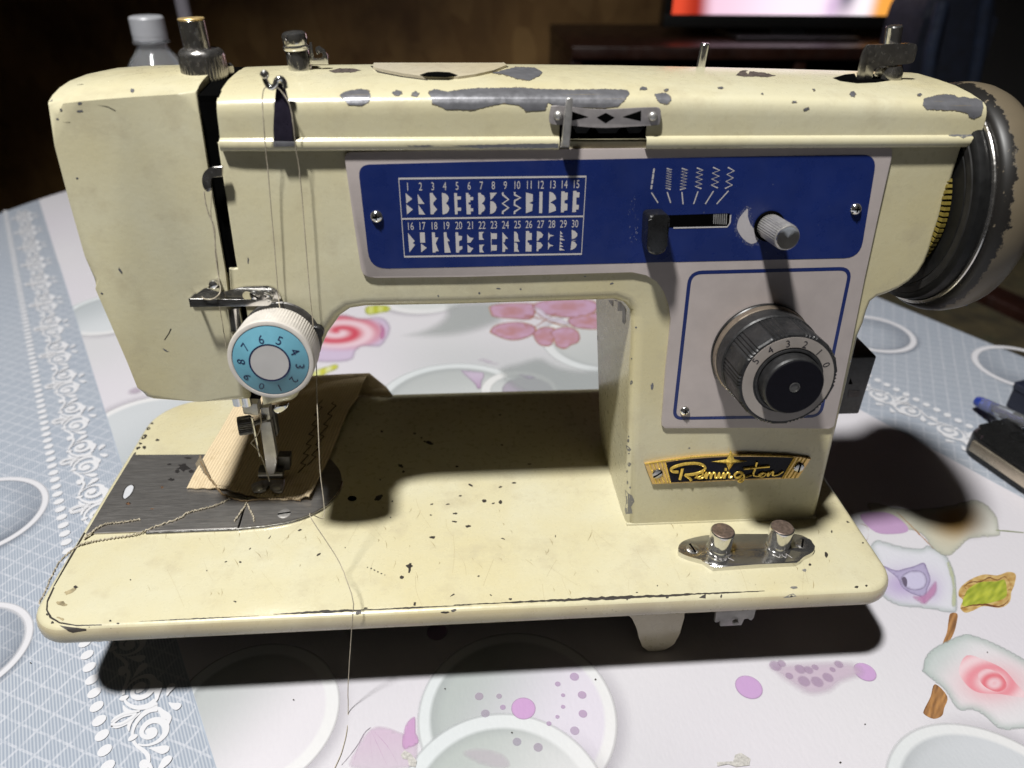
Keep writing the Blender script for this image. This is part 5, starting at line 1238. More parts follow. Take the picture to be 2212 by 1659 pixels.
# dots in the front ring and lilac spots
DOT = C(206, 172, 214)
for z, x, y, a_, col_, al in ((ZH, 1180, 1275, 82, C(210, 166, 214), 1), (ZH, 893, 1197, 30, C(196, 176, 200), .8), (ZH, 1022, 1196, 20, C(198, 178, 202), .8), (ZH, 1047, 1268, 20, DOT, .8), (ZH, 933, 1308, 30, C(190, 172, 198), .7), (ZH, 1402, 1117, 20, DOT, .8), (ZH, 1437, 1190, 15, DOT, .8), (ZH, 1437, 1265, 16, DOT, .8), (ZH, 1560, 1188, 30, C(208, 176, 214), .9), (ZH, 1565, 1310, 30, C(208, 176, 214), .9), (ZH, 1510, 1070, 32, DOT, .8), (ZH, 1400, 1330, 15, DOT, .8), (ZH, 1345, 1374, 18, DOT, .8), (ZH, 1512, 1420, 32, C(206, 182, 214), .8), (ZH, 1138, 1492, 30, C(184, 170, 196), .7), (ZH, 1275, 1528, 32, C(186, 166, 194), .7), (ZH, 620, 780, 72, C(190, 150, 190), .9),
    (ZI, 428, 1138, 90, C(208, 168, 216), 1), (ZI, 1180, 1040, 72, C(208, 168, 216), 1)):
    c = TBL(z(x, y)); e = TBL(z(x+a_, y)); R = (e-c).length
    polar("printed_dot", c, R, lambda r, t, col_=col_, al=al: (*col_[:3], (al if al == 1 else al*.62)*(1-sm(.86, 1.0, r))), 8, 36)
# generic printed patch traced on the cloth
def patchP(name, pts, col, step=6.0, k=4, soft=0.0, edge=None):
    z = lay(); poly = sp2(pts, k if not soft else max(k, 14), True)
    ins = []
    x0, x1 = min(p[0] for p in poly), max(p[0] for p in poly); y0, y1 = min(p[1] for p in poly), max(p[1] for p in poly)
    y = y0+step/2
    while y < y1:
        x = x0+step/2
        while x < x1:
            if inside((x, y), poly) and min((x-p[0])**2+(y-p[1])**2 for p in poly) > (step*.35)**2: ins.append((x, y))
            x += step
        y += step
    r = geometry.delaunay_2d_cdt([V(p) for p in poly+ins], [], [list(range(len(poly)))], 1, 1e-5)
    vs = [TBL((p.x, p.y), z) for p in r[0]]; cs = []
    for p in r[0]:
        c = col(p.x, p.y)
        if edge:
            d = min(sqrt((p.x-q[0])**2+(p.y-q[1])**2) for q in poly); c = cl(edge[0], c, sm(0, edge[1], d)*(1-edge[2])+edge[2])
        if soft:
            d = min(sqrt((p.x-q[0])**2+(p.y-q[1])**2) for q in poly); c = (*c[:3], c[3]*sm(0, soft, d))
        cs.append(c)
    return mk(name, vs, [tuple(f) for f in r[2]], M['print'], CLO, cols=cs, smooth=False)
def g2(x, y, cx, cy, sx_, sy_): return exp(-((x-cx)/sx_)**2-((y-cy)/sy_)**2)
# pale lilac cloud with seed dots, right front
patchP("printed_petal", mp(ZI, [(540, 980), (800, 960), (1100, 960), (1190, 1060), (1040, 1120), (960, 1180), (820, 1200), (690, 1130), (600, 1060)]), lambda x, y: C(228, 206, 226, .7), 8, soft=22)
for x, y in ((600, 1000), (760, 1022), (815, 1028), (857, 1010), (970, 1025), (690, 1066), (940, 1076), (785, 1100), (870, 1104), (1010, 990), (640, 985)):
    c = TBL(ZI(x, y)); polar("printed_dot", c, random.uniform(1.5, 3.3), lambda r, t: (*C(196, 168, 200)[:3], .5*(1-sm(.7, 1, r))), 4, 20)
# pink petals bottom left of the middle
patchP("printed_petal", mp(ZH, [(60, 1660), (110, 1500), (190, 1400), (270, 1385), (380, 1420), (470, 1460), (500, 1520), (440, 1660)]), lambda x, y: cl(C(226, 190, 222, .9), C(240, 226, 240, .6), (y-1500)/180), 8, soft=8)
patchP("printed_petal", mp(ZH, [(395, 1530), (400, 1420), (430, 1350), (478, 1326), (486, 1420), (505, 1490), (450, 1530)]), lambda x, y: C(214, 168, 212, .9), 6, soft=4)
for pp in ([(165, 1410), (110, 1520), (70, 1650)], [(180, 1410), (190, 1500), (205, 1640)], [(190, 1410), (240, 1520), (300, 1650)], [(210, 1420), (300, 1520), (370, 1640)]):
    patchP("printed_vein", edge_band(mp(ZH, [tuple(q) for q in sp2(pp, 6)]), .3, .9, 0), lambda x, y: C(188, 140, 184, .8), 6, 1)
patchP("printed_stem", edge_band(mp(ZH, sp2([(0, 1640), (60, 1570), (110, 1500), (150, 1430), (190, 1395)], 6)), .8, 1.6, 0), lambda x, y: C(150, 140, 152, .85), 6, 1)
# purple heart shapes inside the lower ring
patchP("printed_petal", mp(ZH, [(770, 1560), (850, 1525), (950, 1530), (1060, 1570), (1100, 1640), (1040, 1670), (900, 1640), (820, 1600)]), lambda x, y: cl(C(204, 160, 204, .9), C(226, 214, 226, .4), (y-1460)/140), 7, soft=8)
LAY[0] = .13
# lily with purple throat
patchP("printed_petal", mp(ZI, [(1215, 230), (1265, 180), (1400, 215), (1540, 235), (1590, 215), (1700, 270), (1760, 380), (1780, 520), (1780, 640), (1720, 655), (1600, 632), (1400, 610), (1300, 555), (1262, 480), (1255, 330)]),
       lambda x, y: cl(cl(C(205, 212, 214), C(228, 228, 236), sm(1480, 1560, x-.3*y+350)), C(178, 150, 206), .75*g2(x, y, *ZI(1440, 470), 62, 34)+.3*g2(x, y, *ZI(1620, 520), 20, 26)), 6, soft=3, edge=(C(178, 188, 186), 16, .15))
patchP("printed_throat", mp(ZI, [(1290, 345), (1380, 378), (1440, 366), (1500, 350), (1562, 328), (1586, 372), (1606, 440), (1584, 505), (1568, 592), (1545, 552), (1480, 528), (1420, 486), (1388, 425)]), lambda x, y: C(182, 172, 206), 4, edge=(C(136, 122, 158), 5, 0))
patchP("printed_throat", mp(ZI, [(1412, 440), (1440, 398), (1500, 378), (1560, 392), (1584, 440), (1566, 490), (1510, 508), (1450, 492)]), lambda x, y: C(208, 202, 230), 4, edge=(C(130, 118, 150), 5, 0))
patchP("printed_throat", mp(ZI, [(1420, 430), (1440, 420), (1455, 445), (1450, 485), (1430, 465)]), lambda x, y: C(104, 92, 116), 5)
patchP("printed_blush", mp(ZI, [(1480, 545), (1560, 530), (1640, 440), (1650, 520), (1600, 580), (1560, 605)]), lambda x, y: C(214, 150, 196, .7), 5, soft=7)
patchP("printed_sheen", mp(ZI, [(1700, 280), (1755, 380), (1775, 520), (1770, 620), (1740, 600), (1745, 480), (1720, 380)]), lambda x, y: C(212, 218, 176, .7), 5, soft=4)
# gilt leaf and stalks
patchP("printed_leaf", mp(ZI, [(1787, 540), (1800, 490), (1860, 440), (1950, 405), (2040, 410), (2110, 388), (2158, 405), (2150, 470), (2130, 520), (2120, 580), (2060, 620), (1950, 610), (1880, 640), (1830, 652), (1800, 620), (1815, 570)]), lambda x, y: cl(C(176, 128, 52), C(226, 196, 130), .5+1.1*mnoise.noise(V((x*.09, y*.16, 0)))), 4)
patchP("printed_leaf", mp(ZI, [(1815, 575), (1850, 500), (1930, 455), (2030, 450), (2085, 440), (2100, 500), (2090, 555), (1990, 590), (1880, 605), (1820, 610)]), lambda x, y: cl(C(142, 156, 30), C(196, 202, 66), .5+1.0*mnoise.noise(V(((x+y)*.10, (y-x)*.03, 3)))), 4)
patchP("printed_leaf_edge", edge_band(mp(ZI, sp2([(1800, 625), (1880, 605), (1960, 600), (2050, 612), (2110, 575), (2120, 520)], 5)), 1, 3.4, 0), lambda x, y: C(118, 66, 22), 5, 1)
patchP("printed_leaf_edge", edge_band(mp(ZI, sp2([(1800, 545), (1830, 540), (1840, 505), (1825, 480), (1870, 455), (1930, 452), (1985, 425), (2040, 440), (2090, 420), (2130, 480), (2105, 510)], 5)), .8, 2.2, 0), lambda x, y: C(120, 74, 30), 5, 1)
def stalkcol(x, y): return cl(C(118, 76, 38), C(198, 144, 84), .5+.9*mnoise.noise(V((x*.16+y*.06, y*.03, 5))))
patchP("printed_stalk", mp(ZI, [(1735, 658), (1780, 660), (1775, 720), (1755, 790), (1715, 855), (1685, 855), (1712, 780), (1722, 710)]), stalkcol, 4)
patchP("printed_stalk", mp(ZI, [(1635, 1115), (1715, 1195), (1695, 1270), (1680, 1320), (1625, 1340), (1565, 1310), (1565, 1280), (1605, 1200)]), stalkcol, 4)
# pink lily
patchP("printed_petal", mp(ZI, [(1552, 1010), (1575, 930), (1640, 870), (1740, 820), (1820, 790), (1900, 800), (2050, 860), (2212, 950), (2400, 1080), (2400, 1400), (2212, 1408), (2060, 1410), (1960, 1330), (1890, 1290), (1780, 1280), (1700, 1160), (1630, 1100), (1555, 1040)]),
       lambda x, y: cl(cl(C(203, 211, 210), C(232, 230, 234), sm(0, 60, (x-ZI(1650, 0)[0])*.6+(y-ZI(0, 900)[1])*.5)), C(240, 168, 178), .85*g2(x, y, *ZI(2010, 1110), 70, 42)), 6, soft=3, edge=(C(180, 192, 188), 22, .15))
patchP("printed_throat", mp(ZI, [(1840, 930), (1960, 960), (2080, 1020), (2160, 1110), (2230, 1190), (2180, 1200), (2060, 1180), (1920, 1170), (1840, 1120), (1790, 1030)]), lambda x, y: cl(C(238, 150, 162), C(246, 216, 222), .5+.5*sin(6.5*sqrt(((x-ZI(2000, 1100)[0])/64)**2+((y-ZI(2000, 1100)[1])/44)**2))), 5)
patchP("printed_throat", mp(ZI, [(1915, 1045), (1960, 1015), (2040, 1040), (2090, 1090), (2095, 1140), (2040, 1165), (1970, 1140), (1930, 1100)]), lambda x, y: cl(C(232, 120, 132), C(244, 206, 214), .5+.5*sin(7*sqrt(((x-ZI(2020, 1110)[0])/34)**2+((y-ZI(2020, 1110)[1])/26)**2))), 4)
# yellow lily half hidden by the shadow of the wheel
patchP("printed_petal", mp(ZI, [(1200, -60), (1450, -20), (1700, -40), (1900, -80), (2020, 0), (2055, 110), (2040, 160), (1870, 175), (1790, 240), (1715, 290), (1620, 240), (1560, 160), (1480, 120), (1300, 100)]), lambda x, y: cl(cl(C(206, 204, 186), C(228, 228, 220), sm(0, 40, x-ZI(1760, 0)[0])), C(206, 152, 40), .9*g2(x, y, *ZI(1770, 50), 46, 36)), 6, soft=3, edge=(C(184, 186, 170), 16, .2))
patchP("printed_leaf_edge", edge_band(mp(ZI, sp2([(1385, 0), (1450, 60), (1530, 140), (1590, 200), (1625, 238)], 5)), .8, 2.2, 0), lambda x, y: C(176, 116, 44), 5, 1)
patchP("printed_petal", mp(ZI, [(1150, 20), (1300, 0), (1400, 40), (1465, 112), (1400, 140), (1250, 130)]), lambda x, y: C(196, 160, 200), 6)
patchP("printed_stem", edge_band(mp(ZI, [(2030, 118), (2100, 124), (2212, 134)]), .8, 1.6, 0), lambda x, y: C(110, 124, 50), 5, 1)
patchP("printed_leaf_edge", edge_band(mp(ZI, sp2([(1150, 75), (1190, 90), (1205, 130), (1195, 180), (1180, 190)], 5)), .6, 1.4, 0), lambda x, y: C(150, 100, 50), 5, 1)
LAY[0] = .30
# rose and hibiscus seen through the opening
rc = OPN(165, 300)
def rose(x, y):
    u, v = (x-rc[0])/88.0, (y-rc[1])/36.0; r = sqrt(u*u+v*v); a = atan2(v, u)
    w = .5+.5*sin(9.5*r-1.0*a+1.1)
    c = cl(C(214, 70, 92), C(244, 214, 224), w); c = cl(c, C(214, 196, 222), sm(.75, 1.25, r)); return c
patchP("printed_rose", mp(OPN, [(-120, 420), (-60, 250), (60, 170), (200, 160), (330, 190), (450, 180), (520, 200), (560, 270), (530, 360), (470, 420), (350, 420), (300, 450), (260, 520), (100, 540), (-60, 520)]), rose, 4, soft=9)
patchP("printed_petal", mp(OPN, [(450, 215), (500, 260), (515, 310), (490, 370), (470, 330), (480, 280)]), lambda x, y: C(206, 130, 176, .9), 4, soft=3)
patchP("printed_leaf", mp(OPN, [(355, 150), (370, 105), (480, 90), (555, 110), (540, 150), (470, 165), (390, 178)]), lambda x, y: cl(C(190, 196, 40), C(222, 226, 130), .5+.5*sin(x*.3)), 4, soft=5)
patchP("printed_leaf", mp(OPN, [(-40, 600), (60, 560), (150, 540), (160, 580), (100, 610), (40, 640), (-40, 680)]), lambda x, y: cl(C(206, 206, 50), C(230, 232, 170), .5+.5*sin(x*.25)), 4, soft=6)
patchP("printed_cloud", mp(OPN, [(1000, 60), (1400, 50), (1420, 220), (1250, 310), (1000, 360), (760, 360), (600, 330), (800, 260), (930, 180)]), lambda x, y: C(188, 194, 192, .6), 2.6, soft=26)
patchP("printed_cloud", mp(OPN, [(1360, 590), (1540, 510), (1690, 480), (1820, 540), (1980, 570), (2240, 580), (2240, 800), (1600, 800)]), lambda x, y: C(186, 192, 192, .6), 2.6, soft=20)
HP = [[(1310, 110), (1400, 90), (1520, 85), (1640, 95), (1640, 170), (1600, 205), (1480, 200), (1340, 185), (1315, 150)],
      [(1310, 300), (1340, 260), (1420, 235), (1540, 230), (1640, 260), (1640, 310), (1560, 350), (1470, 362), (1380, 340), (1320, 310)],
      [(1640, 310), (1700, 270), (1800, 280), (1790, 360), (1760, 405), (1690, 400), (1650, 360)],
      [(1770, 300), (1880, 265), (1960, 290), (1985, 340), (1970, 380), (1920, 400), (1870, 428), (1810, 405), (1790, 350)],
      [(1900, 210), (1980, 180), (2120, 160), (2200, 190), (2200, 260), (2100, 280), (1950, 265)],
      [(1640, 95), (1760, 60), (1900, 50), (2060, 60), (2120, 100), (2080, 160), (1940, 190), (1800, 180), (1680, 150)]]
for i, hp_ in enumerate(HP):
    cx_ = sum(p[0] for p in hp_)/len(hp_); cy_ = sum(p[1] for p in hp_)/len(hp_)
    o_ = [(cx_+(p[0]-cx_)*1.035, cy_+(p[1]-cy_)*1.05) for p in hp_]
    patchP("printed_petal_edge", mp(OPN, o_), lambda x, y: cl(C(150, 84, 74), C(206, 150, 80), .5+.5*sin(x*.5)), 5)
    e_ = OPN(1700, 220); m_ = OPN(cx_, cy_)
    patchP("printed_petal", mp(OPN, hp_), lambda x, y, m_=m_, i=i: cl(cl(C(208, 170, 200), C(192, 136, 138), sm(-.1, 1.0, .75*g2(x, y, m_[0], m_[1], 36, 15)+.5*mnoise.noise(V((x*.06, y*.16, i))))), C(156, 88, 82), .65*g2(x, y, e_[0], e_[1], 40, 16)), 4, edge=(C(160, 104, 100), 3, .05))
for pp in ([(1590, 270), (1560, 230), (1580, 180), (1680, 200), (1720, 220)], [(1640, 270), (1700, 230), (1790, 170), (1810, 145)], [(1700, 190), (1760, 225), (1850, 250), (1900, 250)], [(1620, 130), (1700, 190), (1740, 215)]):
    patchP("printed_stamen", edge_band(mp(OPN, sp2(pp, 6)), .8, 2.0, 0), lambda x, y: C(176, 104, 70, .9), 5, 1)
patchP("printed_petal", mp(OPN, [(1640, 110), (1700, 130), (1760, 190), (1840, 200), (1910, 230), (1890, 250), (1800, 230), (1720, 200), (1660, 160)]), lambda x, y: C(232, 220, 236, .9), 4, soft=3)
patchP("printed_petal", mp(OPN, [(1085, 600), (1120, 590), (1260, 610), (1250, 680), (1225, 750), (1180, 690)]), lambda x, y: cl(C(206, 190, 212), C(172, 130, 172), sm(0, 50, y-OPN(0, 620)[1])), 5, soft=3)
patchP("printed_petal", mp(OPN, [(1180, 510), (1260, 500), (1340, 525), (1390, 545), (1330, 550), (1230, 525)]), lambda x, y: C(226, 214, 230, .8), 5, soft=5)
patchP("printed_petal", mp(OPN, [(1510, 620), (1600, 625), (1670, 650), (1640, 665), (1560, 650)]), lambda x, y: C(186, 180, 198, .8), 5, soft=5)
polar("printed_dot", TBL(ZD(880, 875)), 7, lambda r, t: (*C(206, 190, 208)[:3], .6*(1-sm(.2, 1, r))), 8, 30)
LAY[0] = .60
# worn spots where the print is rubbed off
M['scuff'] = mat('rubbed_vinyl', (.52, .50, .47), .7, 0, .3, 900)
def scuff(z, pts): 
    v, f = flat([[(TBL(z(*p)).x, TBL(z(*p)).y) for p in pts]], lambda x, y, d: V((x, y, TZ+d)), LAY[0]+.03)
    mk("worn_spot", v, f, M['scuff'], CLO, smooth=False)
scuff(ZH, [(385, 1580), (410, 1550), (450, 1570), (490, 1620), (480, 1659), (440, 1650), (430, 1610), (400, 1605)])
for q in ([(215, 1625), (330, 1615), (335, 1575), (370, 1570), (440, 1600), (430, 1650), (340, 1655), (300, 1640), (225, 1658)],): scuff(ZI, [(x+random.uniform(-6, 6), y+random.uniform(-6, 6)) for x, y in q])
for z, x, y, r in ((ZI, 1180, 1380, 5), (ZI, 1020, 1628, 7), (ZH, 672, 1150, 5), (ZG, 1903, 1222, 5), (ZG, 200, 983, 5), (ZI, 1972, 913, 4), (ZH, 1646, 1090, 6), (ZH, 1105, 1434, 6), (ZG, 727, 1393, 6)):
    v, f = flat([[(TBL(z(*p)).x, TBL(z(*p)).y) for p in blob(x, y, r, r*.8)]], lambda x, y, d: V((x, y, TZ+d)), LAY[0]+.04); mk("crumb_spot", v, f, M['wear'], CLO, smooth=False)

# scroll border ------------------------------------------------------------------
def sab(p): return toab(TBL(SC(*p)))
b0_ = sab((640, 1225))[1]
def rib(pts, w, k=6):
    q = sp2([sab(p) for p in pts], k)
    n = len(q); ww = []
    for i in range(n):
        t = i/(n-1)*(len(w)-1); j = min(int(t), len(w)-2); ww.append((w[j]+(w[j+1]-w[j])*(t-j))*.345/5.0)
    return strip(q, ww, lambda x, y, d: V((x, y, 0)), 0)
def shp(pts, k=4): return flat([sp2([sab(p) for p in pts], k, True)], lambda x, y, d: V((x, y, 0)), 0)
def stack(parts):
    o = []
    for i, (v, f) in enumerate(parts): o.append(([V((q.x, q.y, i*.012)) for q in v], f))
    return join(o)
half = stack([
    rib([(1040, 1290), (1010, 1280), (1025, 1262), (1070, 1262), (1090, 1290), (1075, 1325), (1020, 1345), (965, 1325), (955, 1275), (1000, 1205), (1080, 1165), (1160, 1175), (1205, 1230), (1195, 1310), (1130, 1380), (1040, 1420), (960, 1425), (915, 1412)], [34, 20, 16, 30, 34, 34, 32, 26, 26, 36, 42, 44, 44, 42, 36, 26, 16, 12, 8]),
    shp([(1000, 1300), (1040, 1262), (1085, 1280), (1080, 1320), (1030, 1345)]),
    rib([(870, 1350), (858, 1300), (880, 1220), (940, 1130), (1030, 1060), (1120, 1030)], [16, 16, 22, 32, 44, 62]),
    shp([(812, 1362), (840, 1325), (890, 1310), (914, 1322), (895, 1350), (850, 1378), (818, 1382)]),
    rib([(868, 1380), (900, 1430), (970, 1480), (1015, 1530), (1025, 1590), (1010, 1640)], [18, 18, 22, 24, 22, 14]),
    shp([(925, 1635), (945, 1590), (990, 1575), (1010, 1600), (990, 1645), (940, 1660)]),
    shp([(1030, 1455), (1120, 1440), (1200, 1428), (1244, 1445), (1230, 1490), (1170, 1520), (1110, 1500), (1060, 1475)]),
    shp([(1110, 1030), (1150, 1030), (1190, 1060), (1240, 1090), (1268, 1130), (1255, 1180), (1232, 1212), (1215, 1160), (1160, 1140), (1140, 1090)]),
    rib([(645, 1235), (700, 1235), (790, 1200), (860, 1150), (940, 1085)], [8, 22, 22, 22, 12]),
    rib([(640, 1225), (665, 1185), (740, 1130), (840, 1100), (900, 1095)], [10, 20, 22, 24, 16]),
    rib([(822, 1280), (820, 1230), (840, 1180), (885, 1130)], [6, 22, 26, 14]),
    shp([(1235, 980), (1290, 985), (1350, 985), (1370, 1010), (1340, 1050), (1300, 1058), (1262, 1030)])])
av = [v.x for v in half[0]]
bax = sab((1000, 1050))[1]
# one motif is the half and its mirror image across the fork
hv = [(v.x, v.y-bax, v.z) for v in half[0]]
full_v = hv+[(a, -b+0.0, z+.17) for a, b, z in hv]
nh = len(hv); full_f = list(half[1])+[tuple(i+nh for i in q[::-1]) for q in half[1]]
def motif_mesh(flip):
    me = bpy.data.meshes.new("scroll_motif")
    z = .40
    cs = []
    vs = []
    for a, b, dz in full_v:
        if flip: a, b = 571-a, -b
        q = ab(a, b, z+dz); q.z -= TZ; vs.append((q-ab(0, 0)*1.0+V((0, 0, TZ)))*S)
    me.from_pydata([v[:] for v in vs], [], full_f); me.validate(); me.update()
    c = me.color_attributes.new('Col', 'FLOAT_COLOR', 'POINT'); w = C(236, 236, 240)
    c.data.foreach_set('color', list(w)*len(vs)); me.materials.append(M['print'])
    return me
PER = 53.9
mL, mR = motif_mesh(False), motif_mesh(True)
for k in range(-1, 15):
    link("scroll_motif", mL, ab(0, bax+PER*k), CLO)
brd = toab(TBL(RB(660, 810)))[1]
for k in range(-5, 6):
    link("scroll_motif", mR, ab(0, brd+PER*k), CLO)
# rows of dots
dl = [toab(TBL(ZG(*p))) for p in ((555, 850), (690, 1605))]
for nm, a_, bb in (("dot_row", 10.6, dl[0][1]), ("dot_row", 560.4, toab(TBL(RB(840, 778)))[1])):
    geo = []
    for k in range(-14, 92):
        b_ = bb+8.1*k
        if b_ > 800: break
        geo.append(flat([[(a_+2.9*cos(t), b_+2.55*sin(t)+.10*2.9*cos(t)) for t in [2*pi*i/14 for i in range(14)]]], lambda x, y, d: ab(x, y, d), .45))
    v_, f_ = join(geo)
    o = mk(nm, v_, f_, M['print'], CLO, cols=[C(236, 236, 240)]*len(v_), smooth=False); o['kind'] = 'stuff'
# ------------------------------------------------------------------ things on the table and the dim room behind
# water bottle
bc = YP(ZA(940, 190), 520); bx0, by0 = bc.x+3, 520.0
BT = empty("plastic_bottle", (bx0, by0, TZ+.5), "clear plastic bottle with a white screw cap behind the machine", "bottle")
m, nt, b = nodes('clear_plastic'); M['pet'] = m
b.inputs['Base Color'].default_value = (.93, .95, .97, 1); b.inputs['Roughness'].default_value = .06
b.inputs['Transmission Weight'].default_value = .93; b.inputs['IOR'].default_value = 1.2
bump(nt, b, noise(nt, pos(nt), 40, 2), .15, .001)
zc = bc.z
bh = zc-10-TZ-.5
lathe("bottle_body", [(0, .2), (22, 0), (30, 3), (32, 8), (32, bh*.30), (31, bh*.33), (32, bh*.36), (32, bh-46), (30.5, bh-34), (26.5, bh-24), (21, bh-15), (16, bh-9), (13, bh-4), (12.6, bh), (11.8, bh+.2), (11.9, bh-4), (15, bh-9.6), (25.5, bh-24.5), (31, bh-46), (31, 8), (28, 3.5), (0, 3)], (bx0, by0, TZ+.5), (0, 0, 1), M['pet'], BT, 40, None, 60)
lathe("neck_ring", [(13.2, 0), (15.4, .4), (15.4, 2.2), (13.2, 2.6)], (bx0, by0, zc-11.5), (0, 0, 1), M['pet'], BT, 40)
lathe("bottle_cap", [(14.4, 0), (14.6, .8), (14.2, 3.2), (14.5, 3.6), (14.3, 17.5), (13.4, 18.8), (12.0, 19.2), (0, 19.2)], (bx0, by0, zc-8.5), (0, 0, 1), mat('white_cap', (.40, .405, .43), .4, 0, .05), BT, 60, (3.8, 16.5, .35, 48))
# slim pole far behind
pq0 = YP((384, -10), 900); pq1 = YP((410, 100), 900)
pl_ = tube("slim_pole", [V((pq1.x+4, 900, -748)), V((pq1.x+2, 900, pq1.z)), V((pq0.x, 900, pq0.z+220))], 9, mat('grey_pole', (.16, .15, .17), .45, 0, .1), None, 14)
tag(pl_, "slim grey pole standing on the floor behind the bottle", "pole")

# handheld device, pen and dark box at the right-hand edge
dq = [TBL(p, 20) for p in ((2068, 962), (2122, 905), (2440, 1010), (2400, 1120))]
def quadfr(q):
    o = q[0]; u = (q[3]-q[0]).normalized(); n = V((0, 0, 1)); v = n.cross(u)
    return o, u, v
DV = empty("handheld_device", TBL((2200, 985), 0), "flat black device with a round button lying on the cloth by the pen", "device")
o = TBL((2066, 968), 0); u = (TBL((2212, 1070), 0)-o); u.z = 0; u.normalize(); v = V((-u.y, u.x, 0))
if v.y < 0: v = -v
dfr = lambda x, y, z=0.0: V((o.x, o.y, TZ+.8))+u*x+v*y+V((0, 0, z))
wdt = 62.0
prism("device_body", rrect(0, 150, 0, wdt, 13, 6), dfr, 0, 16, M['plastic_gloss'], DV, 4.5, 5)
prism("steel_edge", [(9, -1.2), (141, -1.2), (141, 2.4), (9, 2.4)], dfr, 4.5, 12.5, mat('bronze_steel', (.62, .54, .42), .25, .8, .1, 100, .05), DV, .9, 3)
lathe("round_button", [(6, 15.8), (6, 16.6), (5.2, 16.8), (5, 16.2), (0, 16.2)], dfr(20, 26, 0), (0, 0, 1), M['rubber'], DV, 32)
prism("device_screen", rrect(44, 142, 8, wdt-8, 3), dfr, 15.9, 16.3, mat('dark_screen', (.006, .006, .014), .12, 0, .1), DV, .2)
NB = empty("dark_case", TBL((2212, 900), 0), "dark navy case behind the pen at the right edge", "case")
nq = [TBL(RB(*p), 0) for p in ((1565, 800), (1600, 700))]
o2 = TBL(RB(1560, 822), 0); nfr = lambda x, y, z=0.0: o2+u*x+v*y+V((0, 0, z+.8))
prism("case_body", rrect(0, 130, 0, 46, 3, 4), nfr, 0, 15, mat('navy_case', (.010, .012, .026), .5, 0, .2), NB, 1.5, 3)
prism("case_lid", rrect(-.5, 130.5, -.5, 46.5, 3, 4), nfr, 15.2, 20, mat('navy_lid', (.012, .015, .032), .45, 0, .2), NB, 1.0, 3)
PN = empty("ballpoint_pen", TBL((2150, 890), 0), "clear ballpoint pen with a blue end plug lying over the device", "pen")
pa = TBL(RB(1372, 800), 9); pu = (TBL(RB(1725, 960), 20)-pa).normalized()
m, nt, b = nodes('clear_pen'); b.inputs['Base Color'].default_value = (.9, .92, .95, 1); b.inputs['Transmission Weight'].default_value = .9; b.inputs['Roughness'].default_value = .08; b.inputs['IOR'].default_value = 1.3; M['clear_pen'] = m
bump(nt, b, noise(nt, pos(nt), 200, 2), .1)
tube("pen_barrel", [pa+pu*4, pa+pu*135], 4.6, M['clear_pen'], PN, 12)
tube("pen_plug", [pa-pu*3, pa+pu*1, pa+pu*14], [3.8, 4.3, 4.3], mat('blue_plug', (.02, .05, .33), .3, 0, .1), PN, 14)
tube("ink_tube", [pa+pu*15, pa+pu*130], 1.5, mat('ink', (.03, .03, .10), .4), PN, 10)

# television on a low cabinet
TVY = 1600.0
tl_, tr_, bl2 = YP((1447, 34), TVY), YP((1967, 22), TVY), YP((1390, 62), TVY)
x0, x1, z0 = tl_.x, tr_.x, tl_.z+4
W_ = x1-x0; H_ = W_*.64
TV = empty("television", (x0+W_/2, TVY, z0-35), "switched-on television glowing pink and orange behind the machine", "television")
m, nt, b = nodes('lit_screen'); M['screen'] = m
at = N(nt, 'ShaderNodeAttribute', attribute_name='Col'); em = N(nt, 'ShaderNodeEmission'); em.inputs[1].default_value = 1.25
L(nt, at.outputs['Color'], em.inputs[0]); L(nt, em.outputs[0], nt.nodes['Material Output'].inputs[0])
vs = []; cs = []; fs = []; nx, nz_ = 90, 50
for j in range(nz_+1):
    for i in range(nx+1):
        a = i/nx; c_ = j/nz_
        vs.append(V((x0+W_*a, TVY-12.5, z0+H_*c_)))
        col = cl(lin(232, 196, 214), lin(246, 226, 240), sm(.15, .5, a)); col = cl(col, lin(150, 40, 26), sm(.18, .10, a+.05*c_)); col = cl(col, lin(226, 80, 52), .8*exp(-((a-.02)/.05)**2))
        col = cl(col, lin(236, 160, 70), sm(.78, .86, a)); col = cl(col, lin(60, 62, 84), .95*exp(-((a-.70-.1*c_)/.05)**2-((c_-.14)/.13)**2)); col = cl(col, lin(240, 236, 238), .8*exp(-((a-.78)/.035)**2-((c_-.05)/.2)**2))
        col = cl(col, lin(190, 150, 200), .5*exp(-((a-.655)/.03)**2-((c_-.05)/.08)**2))
        cs.append((*col, 1))
for j in range(nz_):
    for i in range(nx):
        k = j*(nx+1)+i; fs.append((k, k+1, k+nx+2, k+nx+1))
mk("screen", vs, fs, M['screen'], TV, cols=cs, smooth=False)
gl = M['plastic_gloss']
tz0 = z0-26
box("bezel_bottom", (x0-16, TVY-16, tz0), (x1+16, TVY+30, z0), gl, TV, 2)
box("bezel_top", (x0-16, TVY-16, z0+H_), (x1+16, TVY+30, z0+H_+16), gl, TV, 2)
box("bezel_side", (x0-16, TVY-16, z0), (x0, TVY+30, z0+H_), gl, TV, 2)
box("bezel_side", (x1, TVY-16, z0), (x1+16, TVY+30, z0+H_), gl, TV, 2)
box("back_panel", (x0, TVY-8, z0), (x1, TVY+40, z0+H_), gl, TV, 2)
box("stand_neck", (x0+W_/2-40, TVY-5, tz0-14), (x0+W_/2+40, TVY+25, tz0+4), gl, TV, 3)
box("stand_foot", (x0+W_/2-140, TVY-70, tz0-22), (x0+W_/2+140, TVY+90, tz0-13), gl, TV, 3)
M['cab'] = mat('red_brown_wood', (.030, .010, .006), .4, 0, .35, 20)
CBN = empty("television_cabinet", (x0+W_/2, TVY+60, -750), "dark red-brown wooden cabinet under the television", "cabinet")
